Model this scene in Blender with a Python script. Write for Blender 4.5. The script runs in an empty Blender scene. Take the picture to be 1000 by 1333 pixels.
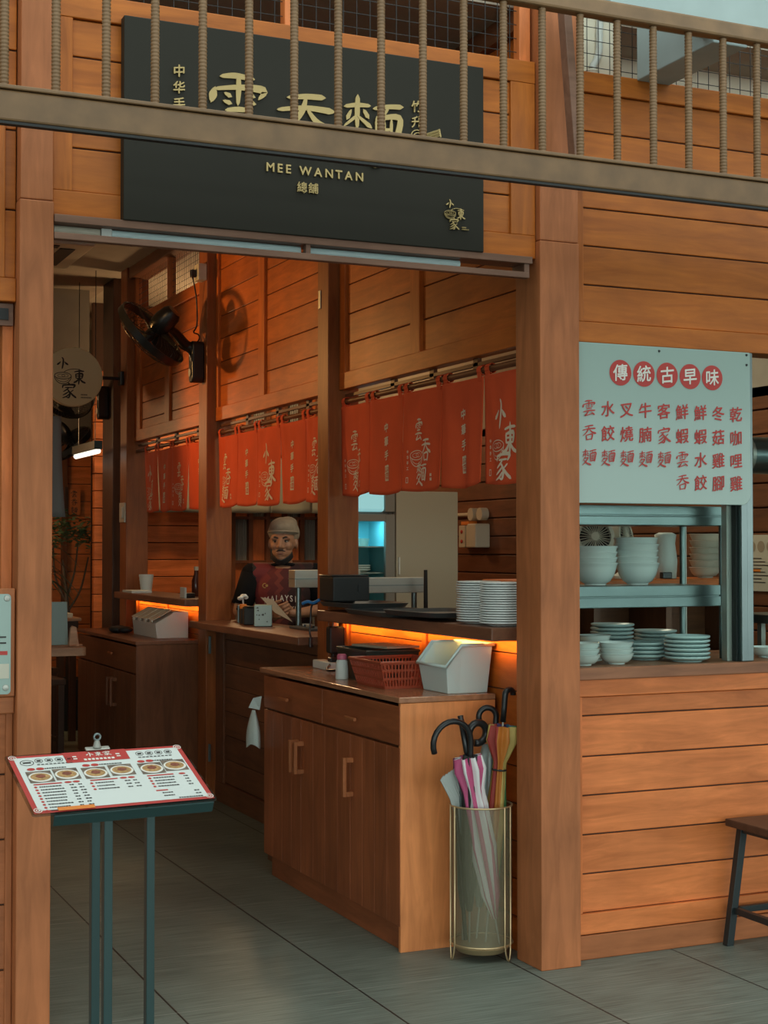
import bpy, bmesh, math, random
from mathutils import Vector, Matrix, Euler
from mathutils.bvhtree import BVHTree
random.seed(7)
SC = bpy.context.scene
COL = SC.collection
PI = math.pi
R = math.radians

# ------------------------------------------------------------------ camera, sky, lamps, exposure
cam_d = bpy.data.cameras.new('camera'); cam = bpy.data.objects.new('camera', cam_d); COL.objects.link(cam)
cam_d.sensor_fit = 'HORIZONTAL'; cam_d.sensor_width = 36.0; cam_d.lens = 1953.0 / 1000 * 36
cam_d.clip_end = 200
cam.location = (-0.959, -4.649, 1.5)
cam.rotation_euler = (R(90 + 1.357), 0, R(-24.11))
SC.camera = cam

world = bpy.data.worlds.new('sky'); SC.world = world; world.use_nodes = True
bg = world.node_tree.nodes['Background']
bg.inputs[0].default_value = (0.88, 1.0, 0.95, 1)
def sky_gradient(base, street, power, top):
    """a hazy sky, brightest overhead and low over the open street (-y), dimmer behind the shop"""
    nt = world.node_tree; N = nt.nodes.new; L = nt.links.new
    tc = N('ShaderNodeTexCoord'); sp = N('ShaderNodeSeparateXYZ'); L(tc.outputs['Generated'], sp.inputs[0])
    def math_(op, a, b):
        m = N('ShaderNodeMath'); m.operation = op
        for k, v in enumerate((a, b)):
            if isinstance(v, (int, float)): m.inputs[k].default_value = v
            else: L(v, m.inputs[k])
        return m.outputs[0]
    front = math_('MAXIMUM', math_('MULTIPLY', sp.outputs['Y'], -1.0), 0.0)
    low = math_('POWER', math_('SUBTRACT', 1.0, math_('ABSOLUTE', sp.outputs['Z'], 0.0)), power)
    up = math_('GREATER_THAN', sp.outputs['Z'], -.02)
    zen = math_('MULTIPLY', math_('POWER', math_('MAXIMUM', sp.outputs['Z'], 0.0), 4.0), top)
    L(math_('ADD', math_('ADD', math_('MULTIPLY', math_('MULTIPLY', math_('MULTIPLY', front, low), street), up), base), zen), bg.inputs[1])
sky_gradient(.33, 4.2, 2.0, 2.9)

def lamp(name, kind, loc, power, color, rot=(0, 0, 0), size=0.1, size_y=None, spot=None):
    d = bpy.data.lights.new(name, kind); d.energy = power; d.color = color
    if kind == 'AREA':
        d.size = size
        if size_y: d.shape = 'RECTANGLE'; d.size_y = size_y
    else:
        d.shadow_soft_size = size
    if kind == 'AREA' and size_y and size > 1: d.spread = R(105)
    if spot: d.spot_size = R(spot); d.spot_blend = 0.6
    o = bpy.data.objects.new(name, d); COL.objects.link(o); o.location = loc; o.rotation_euler = rot
    return o

WARM = (1.0, 0.62, 0.28)
lamp('dining_spot', 'SPOT', (-0.1, 4.6, 2.75), 92, (1, .50, .15), Vector((1.9, -1.05, -0.26)).to_track_quat('-Z', 'Y').to_euler(), .05, spot=76)
lamp('dining_lamp', 'POINT', (0.3, 7.6, 2.5), 30, (1, .60, .28), size=.15)
lamp('entrance_fill', 'AREA', (0.35, 2.6, 3.42), 8, (1, .58, .22), size=.25)  # added warm fill with no fitting, lifts the norens and near panelling
lamp('kitchen_back_lamp', 'POINT', (2.7, 6.3, 2.75), 42, (1, .62, .3), size=.12)
lamp('kitchen_fill', 'AREA', (2.9, 2.2, 3.0), 24, (1, .86, .64), size=.9)  # added neutral fill with no fitting, brightens the man and kitchen
_wd = Vector((1, 0, -.4)).to_track_quat('-Z', 'Y').to_euler()
lamp('ledge_light_near', 'AREA', (1.742, 1.1, 1.146), 2.2, (1, .52, .12), _wd, size=1.7, size_y=.02)
lamp('ledge_light_far', 'AREA', (1.742, 4.98, 1.136), 1.9, (1, .52, .12), _wd, size=1.6, size_y=.02)

SC.view_settings.view_transform = 'Standard'; SC.view_settings.look = 'None'
SC.view_settings.gamma = 1; SC.view_settings.use_curve_mapping = False
SC.view_settings.exposure = 0.0

# ------------------------------------------------------------------ materials
def new_mat(name):
    m = bpy.data.materials.new(name); m.use_nodes = True
    nt = m.node_tree; return m, nt, nt.nodes['Principled BSDF']
def plain(name, c, rough=.5, metal=0, emit=None, es=1, coat=0, noise=0, nscale=8):
    m, nt, b = new_mat(name)
    b.inputs['Base Color'].default_value = (*c, 1); b.inputs['Roughness'].default_value = rough
    b.inputs['Metallic'].default_value = metal
    if coat: b.inputs['Coat Weight'].default_value = coat
    if noise:
        tc = nt.nodes.new('ShaderNodeTexCoord'); n = nt.nodes.new('ShaderNodeTexNoise'); n.inputs['Scale'].default_value = nscale
        n.inputs['Detail'].default_value = 4
        r = nt.nodes.new('ShaderNodeMapRange'); r.inputs['To Min'].default_value = 1 - noise; r.inputs['To Max'].default_value = 1 + noise
        r.inputs['From Min'].default_value = .3; r.inputs['From Max'].default_value = .7
        mx = nt.nodes.new('ShaderNodeVectorMath'); mx.operation = 'SCALE'; mx.inputs[0].default_value = c
        nt.links.new(tc.outputs['Object'], n.inputs['Vector']); nt.links.new(n.outputs['Fac'], r.inputs['Value'])
        nt.links.new(r.outputs['Result'], mx.inputs['Scale']); nt.links.new(mx.outputs[0], b.inputs['Base Color'])
    if emit:
        b.inputs['Emission Color'].default_value = (*emit, 1); b.inputs['Emission Strength'].default_value = es
    return m
def wood(name, dark, light, axis='X', rough=.42, var=.14, scale=9.0, blot=.35):
    m, nt, b = new_mat(name)
    N = nt.nodes.new; L = nt.links.new
    tc = N('ShaderNodeTexCoord'); mp = N('ShaderNodeMapping')
    s = {'X': (.12, 1, 1), 'Y': (1, .12, 1), 'Z': (1, 1, .12)}[axis]
    mp.inputs['Scale'].default_value = tuple(k * scale for k in s)
    geo = N('ShaderNodeNewGeometry')
    off = N('ShaderNodeVectorMath'); off.operation = 'SCALE'; off.inputs[0].default_value = (17.3, 9.1, 23.7)
    L(geo.outputs['Random Per Island'], off.inputs['Scale'])
    add = N('ShaderNodeVectorMath'); add.operation = 'ADD'
    L(tc.outputs['Object'], mp.inputs['Vector']); L(mp.outputs[0], add.inputs[0]); L(off.outputs[0], add.inputs[1])
    n1 = N('ShaderNodeTexNoise'); n1.inputs['Scale'].default_value = 2.6; n1.inputs['Detail'].default_value = 7; n1.inputs['Roughness'].default_value = .62
    n1.inputs['Distortion'].default_value = .7
    L(add.outputs[0], n1.inputs['Vector'])
    n2 = N('ShaderNodeTexNoise'); n2.inputs['Scale'].default_value = 3.2; n2.inputs['Detail'].default_value = 3
    L(tc.outputs['Object'], n2.inputs['Vector'])
    rp = N('ShaderNodeValToRGB'); rp.color_ramp.elements[0].color = (*dark, 1); rp.color_ramp.elements[1].color = (*light, 1)
    rp.color_ramp.elements[0].position = .32; rp.color_ramp.elements[1].position = .66
    L(n1.outputs['Fac'], rp.inputs['Fac'])
    r1 = N('ShaderNodeMapRange'); r1.inputs['To Min'].default_value = 1 - var; r1.inputs['To Max'].default_value = 1 + var
    L(geo.outputs['Random Per Island'], r1.inputs['Value'])
    r2 = N('ShaderNodeMapRange'); r2.inputs['From Min'].default_value = .3; r2.inputs['From Max'].default_value = .7
    r2.inputs['To Min'].default_value = 1 - blot * .5; r2.inputs['To Max'].default_value = 1 + blot * .35
    L(n2.outputs['Fac'], r2.inputs['Value'])
    mu = N('ShaderNodeMath'); mu.operation = 'MULTIPLY'; L(r1.outputs[0], mu.inputs[0]); L(r2.outputs[0], mu.inputs[1])
    sc = N('ShaderNodeVectorMath'); sc.operation = 'SCALE'; L(rp.outputs['Color'], sc.inputs[0]); L(mu.outputs[0], sc.inputs['Scale'])
    L(sc.outputs[0], b.inputs['Base Color'])
    b.inputs['Roughness'].default_value = rough; b.inputs['Specular IOR Level'].default_value = .28
    bp = N('ShaderNodeBump'); bp.inputs['Strength'].default_value = .08; bp.inputs['Distance'].default_value = .004
    L(n1.outputs['Fac'], bp.inputs['Height']); L(bp.outputs[0], b.inputs['Normal'])
    return m

M = {}
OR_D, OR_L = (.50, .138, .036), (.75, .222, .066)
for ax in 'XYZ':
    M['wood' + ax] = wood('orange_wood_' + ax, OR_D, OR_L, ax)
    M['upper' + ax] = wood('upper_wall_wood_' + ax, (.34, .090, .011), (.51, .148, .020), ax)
    M['post' + ax] = wood('inner_post_wood_' + ax, (.22, .062, .016), (.34, .102, .028), ax)
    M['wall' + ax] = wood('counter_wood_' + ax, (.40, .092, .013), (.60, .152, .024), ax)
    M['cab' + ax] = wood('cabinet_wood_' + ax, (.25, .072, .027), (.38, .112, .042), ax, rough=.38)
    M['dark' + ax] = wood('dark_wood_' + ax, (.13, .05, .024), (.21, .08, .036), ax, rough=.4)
    M['pale' + ax] = wood('weathered_wood_' + ax, (.31, .102, .036), (.45, .150, .056), ax, rough=.5)
M['blackwood'] = wood('black_brown_wood', (.055, .028, .018), (.09, .045, .028), 'Z')
M['lintel'] = wood('lintel_brown', (.17, .085, .055), (.24, .125, .082), 'X')
M['sillwood'] = wood('sill_wood', (.20, .080, .040), (.30, .125, .062), 'X')
M['groove'] = plain('groove_shadow_wood', (.05, .02, .01), .8)
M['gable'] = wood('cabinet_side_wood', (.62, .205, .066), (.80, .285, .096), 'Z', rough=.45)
M['ledge'] = wood('ledge_wood', (.15, .062, .035), (.23, .10, .055), 'Y', rough=.35)
M['tabletop'] = wood('bench_plank_wood', (.32, .18, .11), (.45, .27, .17), 'X')
M['sign_black'] = plain('sign_black', (.017, .0145, .008), .65, noise=.1, nscale=2)
M['sign_black'].node_tree.nodes['Principled BSDF'].inputs['Specular IOR Level'].default_value = .34
M['gold'] = plain('sign_gold', (.40, .29, .12), .36, .45)
M['rail'] = plain('rail_brown_paint', (.185, .100, .042), .5, noise=.18, nscale=14)
M['black'] = plain('black_plastic', (.012, .013, .014), .32)
M['black_matte'] = plain('black_matte', (.015, .016, .016), .6)
M['steel'] = plain('stainless_steel', (.17, .215, .215), .28, .85, noise=.12, nscale=5)
M['steel_dull'] = plain('dull_steel', (.42, .42, .38), .42, .7)
M['white_ceramic'] = plain('white_ceramic', (.72, .76, .74), .18, coat=.3)
M['white_plastic'] = plain('white_plastic', (.62, .66, .62), .4)
M['cream_plastic'] = plain('cream_plastic', (.55, .52, .42), .45)
M['beige_wall'] = plain('beige_plaster', (.40, .36, .29), .8, noise=.05)
M['dark_plaster'] = plain('grey_brown_plaster', (.17, .145, .115), .85, noise=.06)
M['ceiling'] = plain('ceiling_paint', (.34, .29, .23), .85, noise=.05)
M['concrete'] = plain('grey_concrete_paint', (.34, .42, .42), .7, noise=.06)
M['cream_paint'] = plain('cream_paint', (.75, .70, .56), .7)
M['teal_metal'] = plain('dark_teal_metal', (.026, .062, .062), .4, .2)
M['red_cloth'] = plain('orange_red_cloth', (.72, .085, .020), .85, noise=.08, nscale=6)
M['cloth_print'] = plain('cream_print', (.78, .62, .45), .8)
M['grey_cloth'] = plain('grey_green_cloth', (.30, .32, .27), .9)
M['teal_cloth'] = plain('grey_blue_cloth', (.16, .20, .21), .9)
M['frost'] = plain('frosted_white_board', (.31, .42, .38), .25, coat=.15)
M['red_print'] = plain('red_print', (.46, .035, .028), .5)
M['white_print'] = plain('white_print', (.75, .72, .66), .5)
M['ink'] = plain('dark_ink', (.03, .028, .026), .6)
M['sign_cream'] = plain('cream_sign_face', (.72, .62, .36), .5)
M['tube_white'] = plain('batten_white', (.62, .80, .82), .35)
M['tube_lit'] = plain('lit_tube', (1, .95, .85), .5, emit=(1, .9, .72), es=1.7)
M['red_plastic'] = plain('red_brown_plastic', (.36, .065, .03), .4)
M['dkgreen_plastic'] = plain('dark_green_plastic', (.022, .032, .026), .38)
M['tray'] = plain('dark_grey_tray', (.045, .05, .05), .4)
M['gold_wire'] = plain('brass_wire', (.62, .46, .26), .35, .7)
M['orange'] = plain('orange_sticker', (.75, .22, .03), .5)
M['pink'] = plain('pink_cap', (.55, .12, .20), .4)
M['paper'] = plain('paper', (.62, .64, .60), .7)
M['brown_card'] = plain('brown_card', (.34, .27, .19), .6)
M['leaf'] = plain('leaf_green', (.045, .10, .045), .5)
M['leaf_light'] = plain('leaf_light_green', (.10, .17, .08), .5)
M['bark'] = plain('bark', (.12, .08, .05), .8)
M['skin'] = plain('skin', (.36, .185, .105), .5, noise=.06, nscale=20)
M['hair_net'] = plain('khaki_cap_cloth', (.30, .255, .185), .85, noise=.12, nscale=30)
M['hair'] = plain('black_hair', (.012, .010, .009), .55)
M['eye_white'] = plain('eye_white', (.45, .40, .35), .3)
M['eye_dark'] = plain('eye_dark', (.01, .007, .006), .2)
M['lip'] = plain('lip', (.22, .085, .058), .5)
M['black_cloth'] = plain('black_cloth', (.010, .010, .011), .95)
M['black_cloth'].node_tree.nodes['Principled BSDF'].inputs['Specular IOR Level'].default_value = .1
M['trouser'] = plain('dark_trousers', (.02, .02, .024), .8)
M['blue_plastic'] = plain('blue_cable', (.02, .16, .42), .4)
M['fridge_body'] = plain('fridge_body', (.20, .19, .16), .45)
M['fridge_teal'] = plain('fridge_liner', (.20, .55, .62), .4)
M['fridge_head'] = plain('lit_fridge_header', (.3, .6, .65), .4, emit=(.35, .75, .8), es=.55)
M['freezer'] = plain('beige_freezer_door', (.36, .33, .24), .5)
M['corr'] = plain('corrugated_grey', (.22, .22, .19), .5)
M['sauce'] = plain('dark_sauce', (.07, .02, .012), .2)
M['slate'] = None

def slate():
    m, nt, b = new_mat('slate_floor'); N = nt.nodes.new; L = nt.links.new
    tc = N('ShaderNodeTexCoord'); sp = N('ShaderNodeSeparateXYZ'); L(tc.outputs['Object'], sp.inputs[0])
    def seam(out, off, pitch, w):
        a = N('ShaderNodeMath'); a.operation = 'SUBTRACT'; L(out, a.inputs[0]); a.inputs[1].default_value = off
        p = N('ShaderNodeMath'); p.operation = 'PINGPONG'; L(a.outputs[0], p.inputs[0]); p.inputs[1].default_value = pitch / 2
        c = N('ShaderNodeMath'); c.operation = 'LESS_THAN'; L(p.outputs[0], c.inputs[0]); c.inputs[1].default_value = w
        return c.outputs[0]
    sx = seam(sp.outputs['X'], .423, .634, .0035); sy = seam(sp.outputs['Y'], .072, .65, .0016)
    mp = N('ShaderNodeMapping'); mp.inputs['Scale'].default_value = (1.6, 42, 1); L(tc.outputs['Object'], mp.inputs['Vector'])
    n = N('ShaderNodeTexNoise'); n.inputs['Scale'].default_value = 3; n.inputs['Detail'].default_value = 6; L(mp.outputs[0], n.inputs['Vector'])
    n2 = N('ShaderNodeTexNoise'); n2.inputs['Scale'].default_value = 2.2; n2.inputs['Detail'].default_value = 4; L(tc.outputs['Object'], n2.inputs['Vector'])
    rp = N('ShaderNodeValToRGB'); rp.color_ramp.elements[0].color = (.085, .104, .088, 1); rp.color_ramp.elements[1].color = (.215, .25, .215, 1)
    rp.color_ramp.elements[0].position = .3; rp.color_ramp.elements[1].position = .72
    mx = N('ShaderNodeMath'); mx.operation = 'MULTIPLY_ADD'; L(n2.outputs['Fac'], mx.inputs[0]); mx.inputs[1].default_value = .35
    L(n.outputs['Fac'], mx.inputs[2])
    sb = N('ShaderNodeMath'); sb.operation = 'SUBTRACT'; L(mx.outputs[0], sb.inputs[0]); sb.inputs[1].default_value = .175
    L(sb.outputs[0], rp.inputs['Fac'])
    m1 = N('ShaderNodeMix'); m1.data_type = 'RGBA'; L(sx, m1.inputs['Factor']); L(rp.outputs[0], m1.inputs[6]); m1.inputs[7].default_value = (.012, .012, .012, 1)
    m2 = N('ShaderNodeMix'); m2.data_type = 'RGBA'; L(sy, m2.inputs['Factor']); L(m1.outputs[2], m2.inputs[6]); m2.inputs[7].default_value = (.32, .33, .29, 1)
    L(m2.outputs[2], b.inputs['Base Color']); b.inputs['Roughness'].default_value = .48
    bp = N('ShaderNodeBump'); bp.inputs['Strength'].default_value = .25; bp.inputs['Distance'].default_value = .003
    L(n.outputs['Fac'], bp.inputs['Height']); L(bp.outputs[0], b.inputs['Normal'])
    return m
M['slate'] = slate()
def glass(name, tint, fac, ior):
    m = bpy.data.materials.new(name); m.use_nodes = True; nt = m.node_tree; nt.nodes.clear(); N = nt.nodes.new; L = nt.links.new
    o = N('ShaderNodeOutputMaterial'); t = N('ShaderNodeBsdfTransparent'); t.inputs[0].default_value = (*tint, 1)
    g = N('ShaderNodeBsdfGlossy'); g.inputs['Roughness'].default_value = .02
    g.inputs[0].default_value = (ior, ior, ior, 1)
    mx = N('ShaderNodeMixShader'); mx.inputs[0].default_value = fac; L(t.outputs[0], mx.inputs[1]); L(g.outputs[0], mx.inputs[2]); L(mx.outputs[0], o.inputs[0])
    return m
M['glass'] = glass('window_glass', (.90, .95, .94), .0, .22)
M['clear_plastic'] = glass('clear_plastic', (.9, .9, .9), .3, .5)
def mesh_mat():
    m = bpy.data.materials.new('perforated_gold_mesh'); m.use_nodes = True; nt = m.node_tree; N = nt.nodes.new; L = nt.links.new
    b = nt.nodes['Principled BSDF']; b.inputs['Base Color'].default_value = (.25, .235, .155, 1); b.inputs['Metallic'].default_value = .3; b.inputs['Roughness'].default_value = .45
    t = N('ShaderNodeBsdfTransparent'); mx = N('ShaderNodeMixShader'); mx.inputs[0].default_value = .50
    L(t.outputs[0], mx.inputs[1]); L(b.outputs[0], mx.inputs[2]); L(mx.outputs[0], nt.nodes['Material Output'].inputs[0])
    return m
M['mesh'] = mesh_mat()
def milky(name, c, f):
    m = bpy.data.materials.new(name); m.use_nodes = True; nt = m.node_tree; N = nt.nodes.new; L = nt.links.new
    b = nt.nodes['Principled BSDF']; b.inputs['Base Color'].default_value = (*c, 1); b.inputs['Roughness'].default_value = .4
    t = N('ShaderNodeBsdfTransparent'); mx = N('ShaderNodeMixShader'); mx.inputs[0].default_value = f
    L(t.outputs[0], mx.inputs[1]); L(b.outputs[0], mx.inputs[2]); L(mx.outputs[0], nt.nodes['Material Output'].inputs[0])
    return m
M['milky'] = milky('milky_plastic', (.62, .60, .50), .6)
M['bag_film'] = milky('thin_white_film', (.62, .70, .66), .85)
def radial(name, cols, rough=.6):
    m, nt, b = new_mat(name); N = nt.nodes.new; L = nt.links.new
    tc = N('ShaderNodeTexCoord'); g = N('ShaderNodeTexGradient'); g.gradient_type = 'RADIAL'; L(tc.outputs['Object'], g.inputs[0])
    rp = N('ShaderNodeValToRGB'); rp.color_ramp.interpolation = 'CONSTANT'; n = len(cols)
    e = rp.color_ramp.elements
    while len(e) < n: e.new(.5)
    for i, c in enumerate(cols): e[i].position = i / n; e[i].color = (*c, 1)
    L(g.outputs['Color'], rp.inputs[0]); L(rp.outputs[0], b.inputs['Base Color']); b.inputs['Roughness'].default_value = rough
    return m

# ------------------------------------------------------------------ mesh helpers
def origin(o):
    while o.parent: o = o.parent
    return o.location.copy()
class MB:
    def __init__(s): s.bm = bmesh.new()
    def box(s, x0, x1, y0, y1, z0, z1):
        v = [s.bm.verts.new(p) for p in ((x0,y0,z0),(x1,y0,z0),(x1,y1,z0),(x0,y1,z0),(x0,y0,z1),(x1,y0,z1),(x1,y1,z1),(x0,y1,z1))]
        for f in ((3,2,1,0),(4,5,6,7),(0,1,5,4),(1,2,6,5),(2,3,7,6),(3,0,4,7)): s.bm.faces.new([v[i] for i in f])
        return s
    def obox(s, c, size, rot=(0,0,0)):
        m = Matrix.Translation(c) @ (rot if isinstance(rot, Matrix) else Euler(rot).to_matrix().to_4x4())
        a, b, d = (k / 2 for k in size)
        v = [s.bm.verts.new(m @ Vector(p)) for p in ((-a,-b,-d),(a,-b,-d),(a,b,-d),(-a,b,-d),(-a,-b,d),(a,-b,d),(a,b,d),(-a,b,d))]
        for f in ((3,2,1,0),(4,5,6,7),(0,1,5,4),(1,2,6,5),(2,3,7,6),(3,0,4,7)): s.bm.faces.new([v[i] for i in f])
        return s
    def tube(s, pts, r, n=8, closed=False, caps=True):
        pts = [Vector(p) for p in pts]; k = len(pts); rs = r if isinstance(r, (list, tuple)) else [r] * k
        rings = []; up = None
        for i in range(k):
            a = pts[(i - 1) % k] if (closed or i > 0) else pts[i]
            b = pts[(i + 1) % k] if (closed or i < k - 1) else pts[i]
            t = (b - a).normalized()
            if up is None:
                up = Vector((0, 0, 1)) if abs(t.z) < .9 else Vector((0, 1, 0))
            u = (up - t * up.dot(t))
            if u.length < 1e-6: u = t.orthogonal()
            u.normalize(); w = t.cross(u); up = u
            rings.append([s.bm.verts.new(pts[i] + (u * math.cos(2*PI*j/n) + w * math.sin(2*PI*j/n)) * rs[i]) for j in range(n)])
        for i in range(k if closed else k - 1):
            A, B = rings[i], rings[(i + 1) % k]
            for j in range(n): s.bm.faces.new((A[j], A[(j+1) % n], B[(j+1) % n], B[j]))
        if caps and not closed:
            s.bm.faces.new(rings[0][::-1]); s.bm.faces.new(rings[-1])
        return s
    def lathe(s, prof, c=(0,0,0), n=28, m=None):
        m = m or Matrix.Translation(c); rings = []
        for (r, z) in prof:
            if r < 1e-6: rings.append([s.bm.verts.new(m @ Vector((0, 0, z)))])
            else: rings.append([s.bm.verts.new(m @ Vector((r*math.cos(2*PI*j/n), r*math.sin(2*PI*j/n), z))) for j in range(n)])
        for A, B in zip(rings, rings[1:]):
            for j in range(n):
                k = (j + 1) % n
                if len(A) == 1 and len(B) == 1: continue
                if len(A) == 1: s.bm.faces.new((A[0], B[k], B[j]))
                elif len(B) == 1: s.bm.faces.new((A[j], A[k], B[0]))
                else: s.bm.faces.new((A[j], A[k], B[k], B[j]))
        return s
    def sheet(s, fn, nu, nv):
        g = [[s.bm.verts.new(fn(i / nu, j / nv)) for j in range(nv + 1)] for i in range(nu + 1)]
        for i in range(nu):
            for j in range(nv): s.bm.faces.new((g[i][j], g[i+1][j], g[i+1][j+1], g[i][j+1]))
        return s
    def prism(s, poly, fn, d):
        """poly in 2D, fn(u,v,w)->3D, extruded from w=0 to w=d"""
        a = [s.bm.verts.new(fn(u, v, 0)) for u, v in poly]; b = [s.bm.verts.new(fn(u, v, d)) for u, v in poly]
        n = len(poly); s.bm.faces.new(a[::-1]); s.bm.faces.new(b)
        for i in range(n): s.bm.faces.new((a[i], a[(i+1) % n], b[(i+1) % n], b[i]))
        return s
    def ell(s, c, r, n=12, rot=None):
        m = Matrix.Translation(c)
        if rot is not None: m = m @ Euler(rot).to_matrix().to_4x4()
        m = m @ Matrix.Diagonal((*r, 1))
        return s.lathe([(math.sin(PI*i/n), -math.cos(PI*i/n)) for i in range(n + 1)], n=n * 2, m=m)
    def cap(s, a, b, ra, rb=None, n=12):
        rb = ra if rb is None else rb; a = Vector(a); b = Vector(b)
        s.ell(a, (ra,)*3, n // 2 + 2); s.ell(b, (rb,)*3, n // 2 + 2); s.tube([a, b], [ra, rb], n)
        return s
    def build(s, name, mat, parent=None, smooth=False, bevel=0, solid=0, local=False, mods=None, mtx=None):
        bmesh.ops.recalc_face_normals(s.bm, faces=s.bm.faces)
        me = bpy.data.meshes.new(name); 
        if mtx is not None: s.bm.transform(mtx)
        s.bm.to_mesh(me); s.bm.free()
        o = bpy.data.objects.new(name, me); COL.objects.link(o)
        me.materials.append(M[mat] if isinstance(mat, str) else mat)
        if parent is not None:
            o.parent = parent
            if not local: me.transform(Matrix.Translation(-origin(parent)))
        if smooth:
            me.shade_smooth()
            if smooth != 'full':
                try: me.set_sharp_from_angle(angle=R(40))
                except Exception: pass
        if bevel:
            md = o.modifiers.new('bevel', 'BEVEL'); md.width = bevel; md.segments = 2; md.limit_method = 'ANGLE'
        if solid:
            md = o.modifiers.new('solid', 'SOLIDIFY'); md.thickness = solid; md.offset = 0
        return o
def bx(x0, x1, y0, y1, z0, z1): return MB().box(x0, x1, y0, y1, z0, z1)
def tag(o, label, cat, group=None, kind=None):
    o['label'] = label; o['category'] = cat
    if group: o['group'] = group
    if kind: o['kind'] = kind
    return o
def thing(name, label, cat, loc=(0,0,0), group=None, rot=(0,0,0)):
    o = bpy.data.objects.new(name, None); COL.objects.link(o); o.location = loc; o.rotation_euler = rot; o.empty_display_size = .05
    return tag(o, label, cat, group)
def struct(o, label=None, cat=None):
    o['kind'] = 'structure'
    if label: o['label'] = label
    if cat: o['category'] = cat
    return o
def sroot(name, loc, label=None, cat=None):
    o = bpy.data.objects.new(name, None); COL.objects.link(o); o.location = loc; o['kind'] = 'structure'
    if label: o['label'] = label
    if cat: o['category'] = cat
    return o
def dup(root, loc, label, rotz=None):
    r = root.copy(); COL.objects.link(r); r.location = loc; r['label'] = label
    if rotz is not None: r.rotation_euler.z = rotz
    for ch in list(root.children):
        c = ch.copy(); COL.objects.link(c); c.parent = r
        for g in list(ch.children):
            d = g.copy(); COL.objects.link(d); d.parent = c
    return r
ORD = ['lowest', 'second', 'third', 'fourth', 'fifth', 'sixth', 'seventh', 'eighth', 'ninth', 'tenth', 'eleventh', 'twelfth', 'thirteenth', 'fourteenth', 'fifteenth', 'sixteenth', 'seventeenth', 'eighteenth']
def nth(k, n): return 'topmost' if k == n - 1 else ('lowest' if k == 0 else ORD[k] + ' from the bottom')
def catmull(pts, n=6):
    P = [Vector(p) for p in pts]; out = []
    for i in range(len(P) - 1):
        a = P[max(i-1, 0)]; b = P[i]; c = P[i+1]; d = P[min(i+2, len(P)-1)]
        for k in range(n):
            t = k / n
            out.append(.5 * ((2*b) + (c-a)*t + (2*a-5*b+4*c-d)*t*t + (3*b-a-3*c+d)*t*t*t))
    return out + [P[-1]]

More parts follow.
